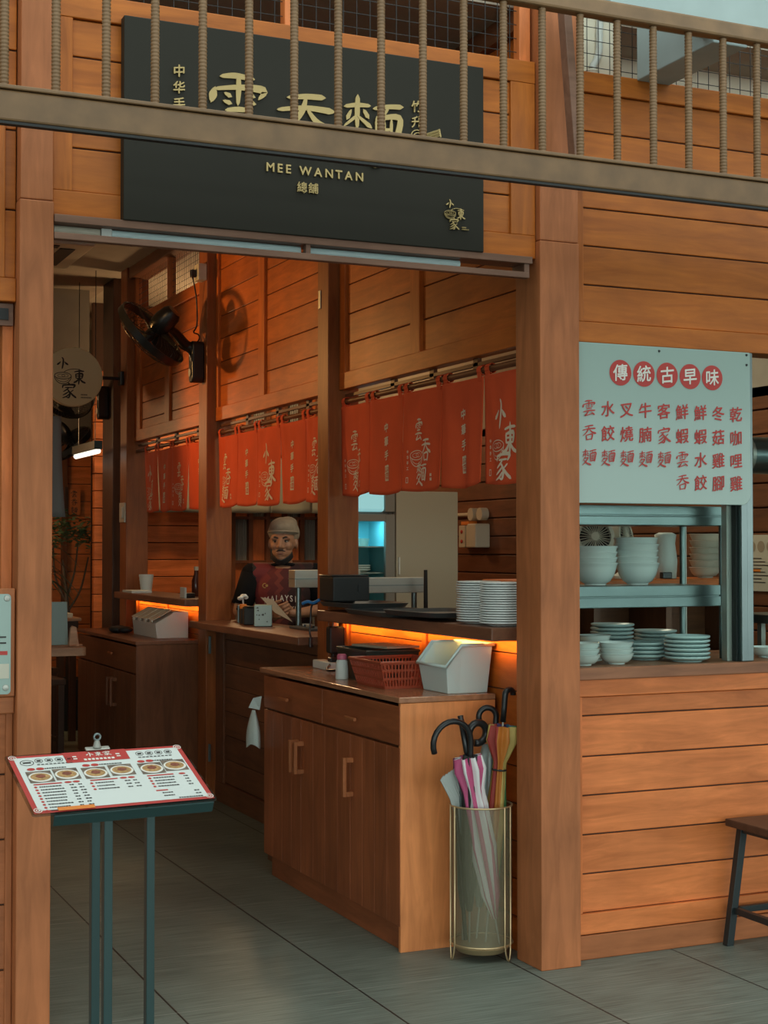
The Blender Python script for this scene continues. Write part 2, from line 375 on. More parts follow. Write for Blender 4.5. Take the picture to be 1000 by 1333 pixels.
# ------------------------------------------------------------------ writing
STROKES = {
 '雲': [[(.22,.93,.03),(.45,.95,.05),(.74,.92,.035)], [(.13,.77,.02),(.10,.67,.075),(.07,.57,.03)], [(.13,.75,.03),(.5,.79,.045),(.90,.77,.065),(.82,.64,.02)],
        [(.5,.93,.04),(.5,.75,.05),(.49,.55,.03)], [(.28,.70,.02),(.37,.66,.045)], [(.26,.59,.02),(.37,.56,.045)], [(.62,.70,.03),(.74,.67,.045)], [(.62,.59,.02),(.75,.57,.045)],
        [(.30,.46,.03),(.5,.48,.045),(.70,.47,.03)], [(.08,.30,.035),(.5,.34,.05),(.92,.31,.045)], [(.46,.31,.03),(.34,.18,.05),(.20,.06,.04),(.5,.10,.035),(.78,.15,.03)], [(.66,.25,.02),(.86,.05,.07)]],
 '吞': [[(.20,.88,.03),(.5,.91,.05),(.80,.91,.05)], [(.04,.69,.035),(.5,.74,.045),(.95,.71,.06)], [(.50,.90,.03),(.44,.70,.055),(.28,.50,.045),(.05,.35,.015)], [(.52,.72,.025),(.70,.52,.06),(.97,.40,.085)],
        [(.30,.38,.04),(.33,.06,.05)], [(.30,.35,.035),(.72,.38,.055),(.66,.05,.05)], [(.33,.09,.035),(.67,.10,.035)]],
 '麵': [[(.05,.83,.03),(.25,.86,.04),(.46,.86,.03)], [(.26,.99,.04),(.25,.75,.05),(.25,.53,.03)], [(.15,.78,.02),(.09,.66,.045)], [(.36,.79,.03),(.43,.69,.045)], [(.24,.70,.03),(.04,.55,.02)], [(.26,.70,.02),(.47,.55,.045)],
        [(.22,.52,.035),(.03,.28,.02)], [(.14,.43,.03),(.42,.46,.045),(.24,.22,.045),(.0,.04,.02)], [(.14,.34,.02),(.32,.15,.05),(.60,.0,.08)],
        [(.52,.82,.03),(.75,.86,.04),(.99,.87,.045)], [(.76,.85,.03),(.68,.71,.02)], [(.57,.69,.04),(.59,.2,.045)], [(.56,.67,.035),(.94,.71,.055),(.91,.42,.06),(.86,.18,.05)], [(.59,.23,.035),(.90,.24,.035)],
        [(.69,.66,.03),(.69,.25,.03)], [(.81,.67,.03),(.80,.25,.03)], [(.69,.52,.025),(.81,.53,.025)], [(.69,.38,.025),(.81,.39,.025)]],
 '小': [[(.44,.98,.05),(.56,.80,.075),(.54,.40,.085),(.46,.02,.06)], [(.34,.62,.03),(.22,.48,.08),(.06,.36,.09)], [(.66,.62,.03),(.80,.48,.09),(.96,.38,.075)]],
 '東': [[(.14,.80,.04),(.5,.86,.05),(.86,.86,.05)], [(.5,.99,.05),(.52,.5,.085),(.46,.01,.05)], [(.25,.67,.06),(.27,.40,.05)], [(.25,.66,.04),(.74,.69,.08),(.70,.40,.06)], [(.26,.54,.035),(.72,.55,.035)], [(.27,.40,.04),(.7,.41,.04)], [(.46,.37,.05),(.30,.2,.07),(.10,.12,.06)], [(.56,.36,.05),(.74,.2,.075),(.97,.12,.06)]],
 '家': [[(.46,.99,.05),(.55,.91,.06)], [(.12,.84,.06),(.08,.66,.05)], [(.12,.82,.05),(.5,.87,.06),(.90,.86,.08),(.78,.66,.04)], [(.25,.68,.04),(.75,.70,.04)], [(.5,.68,.04),(.34,.54,.05),(.13,.42,.03)], [(.42,.56,.05),(.57,.34,.07),(.50,.06,.06),(.34,.08,.03)], [(.47,.42,.04),(.30,.30,.05),(.10,.20,.03)], [(.52,.28,.04),(.34,.12,.05),(.08,.02,.03)], [(.80,.54,.04),(.60,.40,.03)], [(.58,.40,.05),(.75,.22,.07),(.98,.06,.07)]],
}
_gc = {}
def brush_polys(strokes):
    V, F, D = [], [], []
    for si, st in enumerate(strokes):
        P = catmull([(a, b, c) for a, b, c in st], 5)
        L = []; Rr = []
        for i, p in enumerate(P):
            a = P[max(i-1, 0)]; b = P[min(i+1, len(P)-1)]
            t = Vector((b.x - a.x, b.y - a.y)); 
            if t.length < 1e-6: t = Vector((1, 0))
            t.normalize(); nrm = Vector((-t.y, t.x)); w = p.z * .84 * (1.0 if 0 < i < len(P)-1 else .55)
            L.append((p.x + nrm.x*w, p.y + nrm.y*w)); Rr.append((p.x - nrm.x*w, p.y - nrm.y*w))
        # rounded ends
        e = P[-1]; q = P[-2]; t = Vector((e.x-q.x, e.y-q.y)).normalized(); tip = (e.x + t.x*e.z*.7, e.y + t.y*e.z*.7)
        e0 = P[0]; q0 = P[1]; t0 = Vector((e0.x-q0.x, e0.y-q0.y)).normalized(); tip0 = (e0.x + t0.x*e0.z*.7, e0.y + t0.y*e0.z*.7)
        base = len(V); V += L + Rr; n = len(L)
        for i in range(n - 1): F.append((base+i, base+n+i, base+n+i+1, base+i+1))
        V.append(tip); F.append((base+n-1, base+2*n-1, base+2*n)); V.append(tip0); F.append((base+n, base, base+2*n+1)); D += [si]*(len(V) - base)
    return V, F, D
def font_polys(ch, off=0.0):
    c = bpy.data.curves.new('g', 'FONT'); c.body = ch; c.offset = off; c.resolution_u = 3
    o = bpy.data.objects.new('g', c); COL.objects.link(o)
    dg = bpy.context.evaluated_depsgraph_get(); me = bpy.data.meshes.new_from_object(o.evaluated_get(dg))
    V = [(v.co.x, v.co.y) for v in me.vertices]; F = [tuple(p.vertices) for p in me.polygons]
    bpy.data.objects.remove(o); bpy.data.meshes.remove(me); bpy.data.curves.remove(c)
    xs = [p[0] for p in V] or [0, 1]
    return V, F, max(xs)
def glyph(ch, off=.012, brush=True):
    k = (ch, off, brush)
    if k not in _gc:
        if brush and ch in STROKES: V, F, D = brush_polys(STROKES[ch]); w = 1
        else:
            V, F, w = font_polys(ch, 0.0); cjk = ord(ch[0]) > 0x2000
            if cjk: V = [(x, y + .12) for x, y in V]; w = 1
            D = [0]*len(V); V0, F0 = list(V), list(F)
            if off:                                   # bolder: the glyph printed again, a hair to each side
                for q, (dx, dy) in enumerate(((off, 0), (-off, 0), (0, off), (0, -off))):
                    b0 = len(V); V += [(x + dx, y + dy) for x, y in V0]; F += [tuple(i + b0 for i in f) for f in F0]; D += [q + 1]*len(V0)
        _gc[k] = (V, F, w, D)
    return _gc[k]
def put(mb, ch, fn, u, v, size, sx=1, off=.012, brush=True, tilt=0, sy=1):
    """glyph with its lower left corner at (u,v); fn(u,v) -> 3D"""
    V, F, w, D = glyph(ch, off, brush)
    c0 = fn(u + .5*size*sx, v + .5*size); nr = (fn(u + .5*size*sx + 1e-3, v + .5*size) - c0).cross(fn(u + .5*size*sx, v + .5*size + 1e-3) - c0)
    nr = nr.normalized()*min(.00035, size*.004) if nr.length > 1e-12 else Vector()
    vs = [mb.bm.verts.new(fn(u + x*size*sx, v + (y + tilt*(x-.5))*size*sy) + nr*d) for (x, y), d in zip(V, D)]
    for f in F:
        try: mb.bm.faces.new([vs[i] for i in f])
        except ValueError: pass
    return w * size * sx
def line(mb, s, fn, u, v, size, off=.012, track=0, sx=1):
    """a line of latin text"""
    for ch in s:
        if ch == ' ': u += size*.32*sx + track; continue
        w = put(mb, ch, fn, u, v, size, sx, off, False); u += w + size*.07 + track
    return u
def quadp(mb, fn, u0, u1, v0, v1):
    vs = [mb.bm.verts.new(fn(u, v)) for u, v in ((u0,v0),(u1,v0),(u1,v1),(u0,v1))]; mb.bm.faces.new(vs)
def discp(mb, fn, u, v, r, n=24, ry=None):
    ry = ry or r
    mb.bm.faces.new([mb.bm.verts.new(fn(u + r*math.cos(2*PI*i/n), v + ry*math.sin(2*PI*i/n))) for i in range(n)])
def ringp(mb, fn, u, v, r, w, n=24, a0=0, a1=2*PI, ry=None):
    ry = ry or r; pr = None
    for i in range(n + 1):
        a = a0 + (a1-a0)*i/n; c, s = math.cos(a), math.sin(a)
        q = (mb.bm.verts.new(fn(u + r*c, v + ry*s)), mb.bm.verts.new(fn(u + (r-w)*c, v + (ry-w)*s)))
        if pr: mb.bm.faces.new((pr[0], q[0], q[1], pr[1]))
        pr = q
def bowl_drawing(mb, fn, u, v, s, w):
    """small line drawing of a bowl of noodles, s = half width"""
    ringp(mb, fn, u, v, s, w, 28, ry=s*.42)
    ringp(mb, fn, u, v, s, w, 20, PI, 2*PI, ry=s*.98)
    ringp(mb, fn, u, v - s*.12, s*.8, w*.7, 20, PI*1.05, PI*1.95, ry=s*.62)
    ringp(mb, fn, u - s*.2, v, s*.45, w*.6, 12, ry=s*.2); ringp(mb, fn, u + s*.25, v + s*.02, s*.4, w*.6, 12, ry=s*.2)
def shop_logo(mb, fn, u, v, s, tilt=.06):
    """the three brush characters with the bowl between them; (u,v) centre, s = full height"""
    put(mb, '小', fn, u - .36*s, v + .22*s, .30*s, tilt=0)
    put(mb, '東', fn, u + .04*s, v - .16*s, .40*s, sx=.85)
    put(mb, '家', fn, u - .24*s, v - .52*s, .40*s, sx=.95)
    bowl_drawing(mb, fn, u - .20*s, v + .05*s, .22*s, .018*s)
    ringp(mb, fn, u + .1*s, v + .02*s, .34*s, .016*s, 14, PI*.3, PI*.8, ry=.22*s)
    for k, (a, b, n) in enumerate(((.26, -.43, 5), (.26, -.50, 8))):
        for i in range(n): quadp(mb, fn, u + (a + i*.034)*s, u + (a + i*.034 + .022)*s, v + b*s, v + (b + .035)*s)

# ================================================================== THE SETTING
struct(bx(-6, 7, -9, 9.2, -.1, 0).build('floor', 'slate'), 'dark slate tile floor with long seams running into the shop', 'floor')
struct(bx(-3.2, 1.80, .19, 9.1, 3.5, 3.6).build('ceiling', 'ceiling'), 'dim plaster ceiling over the dining room', 'ceiling')
struct(bx(1.80, 4.3, 7.6, 9.1, 3.5, 3.6).build('ceiling_back', 'ceiling'), 'dim plaster ceiling in the far corner', 'ceiling')
struct(bx(1.80, 4.3, .19, 7.6, 3.5, 3.6).build('ceiling_kitchen', 'beige_wall'), 'beige plaster ceiling over the kitchen', 'ceiling')

def post(name, x0, x1, y0, y1, z0, z1, joint, mat, label):
    r = sroot(name, ((x0+x1)/2, (y0+y1)/2, z0), label, 'post')
    bx(x0, x1, y0, y1, z0, joint).build('lower_length', mat, r, bevel=.004)
    bx(x0+.002, x1-.002, y0+.002, y1-.002, joint+.0015, z1).build('upper_length', mat, r, bevel=.004)
    return r
post('trim_1', -.106, -.001, 0, .18, 0, 3.7, 2.575, 'paleZ', 'square wooden post at the left of the shop opening')
post('trim_2', 1.733, 1.896, 0, .18, 0, 3.7, 2.60, 'paleZ', 'square wooden post at the right of the shop opening')

def frame_wall(name, x0, x1, y, zs, stiles, rails, label, t=.04, rec=.012, mat='woodX', matz='woodZ', y_back=None):
    """boards between the heights zs, with upright stiles and level rails a little proud of them"""
    yb = y + t if y_back is None else y_back
    r = sroot(name, (x0, y, zs[0]), label, 'wall')
    m = MB()
    for a, b in zip(zs, zs[1:]): m.box(x0, x1, y + rec, yb, a + .0025, b - .0025)
    m.build('board_panel', mat, r, bevel=.003)
    bx(x0, x1, y + rec + .008, yb - .002, zs[0], zs[-1]).build('groove_backing', 'groove', r)
    for a, b in stiles: bx(a, b, y, yb, zs[0], zs[-1]).build('stile', matz, r, bevel=.003)
    for a, b in rails: bx(x0, x1, y - .001, yb, a, b).build('rail', mat, r, bevel=.003)
    return r
# header over the opening
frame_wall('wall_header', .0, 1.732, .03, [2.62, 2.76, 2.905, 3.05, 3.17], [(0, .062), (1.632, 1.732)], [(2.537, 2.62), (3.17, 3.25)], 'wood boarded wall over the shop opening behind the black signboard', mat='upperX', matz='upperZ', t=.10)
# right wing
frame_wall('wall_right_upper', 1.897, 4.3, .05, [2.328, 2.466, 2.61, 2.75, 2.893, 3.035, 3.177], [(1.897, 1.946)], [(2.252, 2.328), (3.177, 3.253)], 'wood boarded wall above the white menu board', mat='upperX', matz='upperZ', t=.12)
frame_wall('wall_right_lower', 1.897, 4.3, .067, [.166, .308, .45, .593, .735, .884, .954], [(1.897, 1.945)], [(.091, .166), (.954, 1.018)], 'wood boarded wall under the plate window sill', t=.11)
struct(bx(1.897, 4.3, .062, .10, 0, .088).build('baseboard_right', 'paleX', bevel=.004), 'worn wooden baseboard at the foot of the right wall', 'baseboard')
struct(bx(1.897, 4.3, .02, .62, 1.019, 1.063).build('trim_3', 'sillwood', bevel=.004), 'thick wooden sill under the plate window', 'window sill')
# left wing
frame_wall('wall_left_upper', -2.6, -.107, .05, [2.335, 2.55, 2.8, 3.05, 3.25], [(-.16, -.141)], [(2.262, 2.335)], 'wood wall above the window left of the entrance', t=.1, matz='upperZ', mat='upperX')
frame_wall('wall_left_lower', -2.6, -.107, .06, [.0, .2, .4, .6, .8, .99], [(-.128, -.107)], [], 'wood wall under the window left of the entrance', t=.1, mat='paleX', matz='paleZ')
struct(bx(-2.6, -.107, .035, .25, .99, 1.042).build('trim_4', 'paleX', bevel=.004), 'wooden sill under the poster left of the entrance', 'window sill')
struct(bx(-.141, -.107, .09, .17, 1.042, 2.262).build('trim_5', 'woodZ', bevel=.003), 'wooden window jamb beside the left post', 'window jamb')
w = thing('shutter_box', 'dark grey metal shutter box high beside the left post', 'shutter box', (-1.3, .12, 2.19))
bx(-2.5, -.112, .07, .10, 2.19, 2.258).build('casing', 'lintel', w); bx(-2.5, -.127, .063, .07, 2.207, 2.242).build('slot', 'black_matte', w)

# wire mesh windows over the walls
def mesh_window(name, p0, p1, z0, z1, posts, label, pitch=.05, post_mat='woodZ'):
    p0, p1 = Vector(p0), Vector(p1); L = (p1 - p0).length; d = (p1 - p0) / L
    r = sroot(name, (p0.x, p0.y, z0), label, 'window')
    m = MB(); k = int(L / pitch)
    for i in range(1, k): q = p0 + d * (i * pitch); m.tube([(q.x, q.y, z0), (q.x, q.y, z1)], .0016, 5)
    z = z0 + pitch * .8
    while z < z1: m.tube([(p0.x, p0.y, z), (p1.x, p1.y, z)], .0016, 5); z += pitch
    m.build('wire_mesh', 'black_matte', r)
    nrm = Vector((-d.y, d.x, 0))
    for s in posts:
        q = p0 + d * s
        MB().obox((q.x, q.y, (z0+z1)/2), (.045, .045, z1 - z0), (0, 0, math.atan2(d.y, d.x))).build('window_post', post_mat, r, bevel=.003)
    return r
mesh_window('window_1', (.0, .07, 0), (1.73, .07, 0), 3.25, 3.62, [.02, .80, 1.70], 'wire mesh window over the header wall')
mesh_window('window_2', (1.90, .11, 0), (4.3, .11, 0), 3.253, 3.62, [.36, 1.3], 'wire mesh window over the right wall')
mesh_window('window_3', (1.80, 4.1, 0), (1.80, 5.86, 0), 3.15, 3.5, [.86, 1.72], 'wire mesh window high over the far counter bay', .04)

# lintel trough with batten lamps
r = sroot('trim_6', (.85, .02, 2.46), 'dark brown lintel trough under the header wall', 'lintel')
bx(.0, 1.70, -.005, .09, 2.511, 2.536).build('top_board', 'lintel', r, bevel=.002)
bx(.0, 1.69, .0, .030, 2.460, 2.481).build('front_bar', 'lintel', r, bevel=.002)
bx(.838, .854, .002, .03, 2.481, 2.511).build('strut', 'lintel', r); bx(1.67, 1.69, .002, .09, 2.481, 2.511).build('strut', 'lintel', r)
for i, (a, b, lb) in enumerate(((.19, .832, 'long pale batten lamp in the lintel trough, left of the strut'), (.860, 1.43, 'long pale batten lamp in the lintel trough, right of the strut'))):
    t = thing('batten_lamp', lb, 'lamp', ((a+b)/2, .05, 2.49), 'batten lamps in the lintel trough')
    MB().tube([(a, .046, 2.496), (b, .046, 2.496)], .0145, 12).build('tube', 'tube_white', t, smooth=True)
    bx(a, b, .058, .088, 2.483, 2.510).build('housing', 'tube_white', t, bevel=.002)
    if i == 0: bx(.155, .189, .030, .088, 2.482, 2.5105).build('end_cap', 'white_plastic', t, bevel=.002)
t = thing('batten_lamp', 'short dull batten lamp at the far left of the lintel trough', 'lamp', (.08, .05, 2.49), 'batten lamps in the lintel trough')
MB().tube([(.006, .046, 2.496), (.152, .046, 2.496)], .0145, 12).build('tube', 'cream_plastic', t, smooth=True)
bx(.006, .152, .058, .088, 2.483, 2.510).build('housing', 'cream_plastic', t, bevel=.002)

# the counter wall with its three bays
def cpost(name, y0, y1, label, mat='darkZ', z1=3.5):
    o = bx(1.728, 1.888, y0, y1, 0, z1).build(name, mat, bevel=.005); return struct(o, label, 'post')
cpost('trim_7', 2.01, 2.15, 'brown post between the near and middle noren', 'postZ')
cpost('trim_8', 3.95, 4.11, 'brown post carrying the big wall fan', 'postZ')
cpost('trim_9', 5.85, 6.03, 'brown post holding the round hanging sign', 'postZ')
struct(bx(1.74, 1.90, 6.30, 6.62, 0, 3.5).build('trim_10', 'blackwood', bevel=.005), 'dark post behind the round hanging sign', 'post')
def bay(name, y0, y1, lines, stiles, label, zt=3.15):
    r = sroot(name, (1.79, y0, 2.26), label, 'wall')
    m = MB()
    for a, b in zip(lines, lines[1:]): m.box(1.80, 1.84, y0, y1, a + .002, b - .002)
    m.build('board_panel', 'wallY', r, bevel=.003)
    bx(1.806, 1.838, y0, y1, lines[0], lines[-1]).build('groove_backing', 'groove', r)
    for a, b in stiles: bx(1.783, 1.84, a, b, 2.262, zt).build('stile', 'wallZ', r, bevel=.003)
    bx(1.782, 1.84, y0, y1, 2.255, 2.335).build('rail', 'wallY', r, bevel=.003)
    bx(1.782, 1.84, y0, y1, zt - .075, zt).build('rail', 'wallY', r, bevel=.003)
bay('wall_counter_near', .185, 2.008, [2.335, 2.471, 2.612, 2.753, 2.893, 3.035, 3.175, 3.35], [(1.935, 2.008), (1.11, 1.205)], 'warm lit wood panelling over the near noren', 3.42)
bay('wall_counter_middle', 2.152, 3.948, [2.335, 2.463, 2.606, 2.745, 2.88, 3.02, 3.16, 3.35], [(3.905, 3.948), (3.085, 3.185)], 'warm lit wood panelling over the middle noren', 3.42)
bay('wall_counter_far', 4.112, 5.848, [2.335, 2.40, 2.52, 2.643, 2.765, 2.887, 3.075], [(5.70, 5.848), (4.955, 5.07)], 'warm lit wood panelling behind the big wall fan')
struct(bx(1.74, 1.88, .19, 6.0, 3.42, 3.5).build('trim_11', 'darkY', bevel=.004), 'dark wood beam along the top of the counter wall', 'beam')
# thin open frames between panels and noren rods
for i, (a, b, ups, lb) in enumerate(((.19, 2.0, [.65, 1.05, 1.45], 'thin wood frame above the near noren'), (2.16, 3.94, [2.5, 2.95, 3.45], 'thin wood frame above the middle noren'), (4.12, 5.84, [4.4, 4.9, 5.35], 'thin wood frame above the far noren'))):
    r = sroot('trim_%d' % (12 + i), (1.81, a, 2.19), lb, 'frame')
    bx(1.812, 1.83, a, b, 2.222, 2.236).build('rail', 'darkY', r)
    for u in ups: bx(1.812, 1.83, u - .02, u + .02, 2.19, 2.255).build('upright', 'darkZ', r)
# lower counter wall, bay by bay
def low(name, y0, y1, z1, mat, stiles, label):
    r = sroot(name, (1.79, y0, 0), label, 'wall')
    m = MB(); z = .12
    while z < z1 - .02: m.box(1.80, 1.85, y0, y1, z + .002, min(z + .14, z1) - .002); z += .14
    m.build('board_panel', mat + 'Y', r, bevel=.003)
    bx(1.806, 1.848, y0, y1, .0, z1).build('groove_backing', 'groove', r)
    bx(1.785, 1.85, y0, y1, 0, .118).build('rail', mat + 'Y', r, bevel=.003)
    for a, b in stiles: bx(1.788, 1.85, a, b, .118, z1).build('stile', mat + 'Z', r, bevel=.003)
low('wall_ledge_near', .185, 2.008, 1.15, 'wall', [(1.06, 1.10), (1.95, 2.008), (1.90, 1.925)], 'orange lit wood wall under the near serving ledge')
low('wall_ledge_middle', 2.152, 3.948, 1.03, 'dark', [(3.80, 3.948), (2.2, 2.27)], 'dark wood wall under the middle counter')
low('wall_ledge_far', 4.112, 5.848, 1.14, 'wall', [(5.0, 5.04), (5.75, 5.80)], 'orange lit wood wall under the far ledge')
for z in (.92, .28):
    bx(1.742, 1.756, 3.936, 3.949, z - .052, z + .052).build('steel_hinge', 'steel', bpy.data.objects['trim_8'], bevel=.002)
# serving ledges
def ledge(name, x0, x1, y0, y1, z0, z1, label):
    return tag(bx(x0, x1, y0, y1, z0, z1).build(name, 'ledge', bevel=.005), label, 'counter')
ledge('serving_ledge', 1.668, 1.99, .25, 2.005, 1.153, 1.203, 'dark wood serving ledge carrying the trays and plate stacks')
ledge('serving_counter', 1.63, 1.99, 2.155, 3.97, 1.025, 1.066, 'dark wood counter top in front of the man')
ledge('serving_ledge', 1.645, 1.95, 4.115, 5.86, 1.143, 1.188, 'far wood ledge carrying the striped pot and sauce bottle')

# far rooms
r = sroot('wall_kitchen_right', (4.1, .2, 0), 'wood boarded kitchen wall behind the switch boxes', 'wall')
m = MB(); z = .02
while z < 2.28: m.box(4.10, 4.16, .19, 7.5, z + .004, z + .126); z += .13
m.build('board_panel', 'darkY', r, bevel=.004)
bx(4.115, 4.158, .19, 7.5, 0, 2.3).build('groove_backing', 'groove', r); bx(4.10, 4.16, .19, 7.5, 2.3, 3.5).build('plaster', 'beige_wall', r)
r = sroot('wall_kitchen_back', (1.9, 7.4, 0), 'kitchen back wall of boards and a checker of wood and corrugated panels', 'wall')
m = MB(); z = .0
while z < 2.9: m.box(1.86, 2.86, 7.4, 7.5, z + .003, z + .137); z += .14
m.build('board_panel', 'woodX', r, bevel=.004)
bx(1.86, 4.1, 7.46, 7.52, 0, 3.5).build('backing', 'groove', r)
cw, chh = .155, .37
fr = MB(); wd = MB(); cr = MB()
for i in range(8):
    x = 2.88 + i * cw
    fr.box(x - .018, x + .018, 7.37, 7.46, 0, 2.9)
    for k in range(8):
        z = .27 + k * chh
        if (i + k) % 2: wd.box(x + .018, x + cw - .018, 7.42, 7.46, z, z + chh)
        else:
            for q in range(6): cr.tube([(x + .03 + q*.0195, 7.43, z), (x + .03 + q*.0195, 7.43, z + chh)], .0105, 6)
for k in range(9): fr.box(2.88, 4.1, 7.375, 7.45, .27 + k*chh - .012, .27 + k*chh + .012)
fr.build('lattice_frame', 'darkZ', r); wd.build('wood_panels', 'woodZ', r); cr.build('corrugated_panels', 'corr', r, smooth=True)
r = sroot('wall_back', (-3, 9, 0), 'far dining room wall, wood below and plaster above', 'wall')
m = MB(); z = .0
while z < 2.5: m.box(-3.1, 3.2, 9.0, 9.1, z + .003, z + .157); z += .16
m.build('board_panel', 'woodX', r, bevel=.004); bx(-3.1, 3.2, 9.0, 9.1, 2.56, 3.5).build('plaster', 'dark_plaster', r)
bx(-3.1, 3.2, 9.03, 9.09, 0, 2.56).build('groove_backing', 'groove', r)
for x in (1.86, 2.0): pass
bx(1.93, 1.98, 8.96, 9.03, 0, 2.56).build('stile', 'darkZ', r)
struct(bx(-3.3, -3.2, .18, 9.1, 0, 3.5).build('wall_left', 'dark_plaster'), 'plain far left wall of the dining room', 'wall')
struct(bx(1.9, 4.1, .5, .56, 3.2, 3.5).build('wall_kitchen_front', 'cream_paint'), 'pale plaster bulkhead seen through the upper right mesh', 'wall')
struct(bx(2.9, 3.2, 7.6, 9.1, 0, 3.5).build('wall_back_right', 'dark_plaster'), 'plain side wall beyond the kitchen', 'wall')
struct(bx(4.16, 4.3, .19, 7.5, 0, 3.5).build('wall_right', 'dark_plaster'), 'outer right wall', 'wall')
struct(bx(-3.2, 1.70, 6.9, 7.0, 2.98, 3.5).build('wall_bulkhead', 'dark_plaster'), 'dim plaster bulkhead across the dining room ceiling', 'wall')

struct(bx(-8, 9, -7.0, -2.0, 2.76, 2.92).build('ceiling_shade_slab', 'concrete'), 'added concrete slab out of view, shading the shop front from the sky', 'ceiling')  # unseen slab, added to hold high sky light off the facade
# concrete slab and bracket beam at the upper right, over the walkway
struct(bx(2.18, 2.325, -.42, .05, 3.245, 3.60).build('trim_15', 'concrete', bevel=.004), 'painted concrete bracket beam standing on the right wall', 'beam')
struct(bx(1.75, 5.0, -.44, -.36, 3.275, 3.42).build('trim_16', 'concrete', bevel=.004), 'grey painted concrete edge beam behind the railing', 'beam')
struct(bx(2.0, 2.18, .16, .19, 3.26, 3.62).build('wall_panel_cream', 'cream_paint'), 'cream painted panel behind the mesh window', 'wall')
t = thing('conduit_pipe', 'white corrugated conduit behind the upper right mesh', 'conduit', (2.07, .17, 3.3))
m = MB(); pts = catmull([(2.085, .15, 3.62), (2.08, .15, 3.45), (2.075, .15, 3.36), (2.045, .15, 3.30)], 8); m.tube(pts, [.013 + .0025*(i % 2) for i in range(len(pts))], 10)
m.build('hose', 'white_plastic', t, smooth=True); MB().lathe([(0,0),(.03,0),(.03,.012),(.02,.02),(0,.02)], (2.045, .15, 3.278), 16).build('flange', 'cream_plastic', t)
o = MB().obox((1.80, -.10, 3.13), (.032, .045, .58), (0, -.085, 0)).build('trim_18', 'lintel', bevel=.003)
struct(o, 'dark slanting brace bar fixed across the right post behind the railing', 'brace')

# railing of ribbed bars in front of the signboard
rl = thing('railing', 'brown painted railing of ribbed steel bars crossing the signboard', 'railing', (1.0, -.55, 2.63))
bx(-1.6, 4.6, -.565, -.535, 2.652, 2.736).build('bottom_rail', 'rail', rl, bevel=.006)
bx(-1.6, 4.6, -.562, -.538, 2.644, 2.6515).build('bottom_flange', 'black_matte', rl)
bx(-1.6, 4.6, -.572, -.528, 2.737, 2.749).build('bottom_cap', 'rail', rl, bevel=.003)
bx(-1.6, 4.6, -.575, -.525, 3.208, 3.262).build('top_rail', 'rail', rl, bevel=.008)
m = MB(); pts = []; rs = []
k = 44
for i in range(k * 4 + 1):
    z = 2.745 + (3.212 - 2.745) * i / (k * 4); pts.append((0, 0, z - 2.63)); rs.append(0.0116 + (.0015 if i % 4 in (1, 2) else 0))
m.tube(pts, rs, 8)
bar0 = m.build('bar', 'rail', rl, smooth='full', local=True); bar0.location = (-.251 - 1.0, 0, 0)
for i in range(1, 25):
    b = bar0.copy(); COL.objects.link(b); b.location = (-.251 + .1396 * i - 1.0, 0, 0)
    if i > 2 and False: pass
for i in (-1, -2):
    b = bar0.copy(); COL.objects.link(b); b.location = (-.251 + .1396 * i - 1.0, 0, 0)

# ================================================================== SIGNBOARD
sg = thing('signboard', 'large black signboard with gold brush characters over the entrance', 'sign', (.857, .0, 2.535))
bx(.215, 1.50, -.012, .029, 2.535, 3.187).build('board', 'sign_black', sg, bevel=.003)
F = lambda u, v: Vector((u, -.0165, v))
def sign_text(name, fill):
    m = MB(); fill(m); return m.build(name, 'gold', sg, solid=.006)
for c, u, v, sz, sx in (('雲', .485, 2.815, .235, .92), ('吞', .722, 2.795, .225, .95), ('麵', .958, 2.795, .235, .95)):
    sign_text('large_character', lambda m: put(m, c, F, u, v, sz, sx=sx, tilt=.05))
for s_, u, v in (('中华手', .372, 3.008), ('竹升', 1.216, 2.995)):
    for i, c in enumerate(s_): sign_text('small_character', lambda m: put(m, c, F, u, v - i*.053, .042, off=.02, tilt=.14))
sign_text('latin_name', lambda m: line(m, 'MEE WANTAN', F, .688, 2.737, .0405, off=.022, track=.0075))
sign_text('shop_word', lambda m: [put(m, c, F, .797 + i*.040, 2.677, .037, off=.012) for i, c in enumerate('總舖')])
sign_text('emblem', lambda m: shop_logo(m, F, 1.385, 2.655, .10))
def f(m):
    for i in range(3): m.tube([(1.20 + .0, -.016, 2.893 - i*.006), (1.325, -.016, 2.944 - i*.009)], .0018, 5)
    for i in range(5): ringp(m, F, 1.238 + i*.004, 2.912 - i*.006, .024 - i*.003, .003, 16)
    m.tube([(1.27, -.016, 2.903), (1.325, -.016, 2.872)], .0018, 5); m.tube([(1.323, -.016, 2.946), (1.328, -.016, 2.922)], .002, 5)
sign_text('noodle_drawing', f)

# ================================================================== WHITE MENU BOARD
mbd = thing('menu_board', 'frosted white wall board listing noodle dishes in red characters', 'sign', (2.29, .03, 1.66))
def rr(x0, x1, z0, z1, rads, n=6):
    out = []
    for (cx, cz, a0, rad) in ((x1, z1, 0, rads[0]), (x0, z1, 90, rads[1]), (x0, z0, 180, rads[2]), (x1, z0, 270, rads[3])):
        sx = -1 if cx == x1 else 1; sz = -1 if cz == z1 else 1
        for i in range(n + 1):
            a = R(a0 + 90*i/n); out.append((cx + sx*rad + rad*math.cos(a), cz + sz*rad + rad*math.sin(a)))
    return out
MB().prism(rr(1.90, 2.672, 1.662, 2.248, (.006, .006, .006, .04)), lambda u, v, w: Vector((u, .022 + w, v)), .012).build('panel', 'frost', mbd, bevel=.002)
F = lambda u, v: Vector((u, .0205, v)); F2 = lambda u, v: Vector((u, .0195, v))
cx5 = [2.084, 2.187, 2.29, 2.393, 2.494]
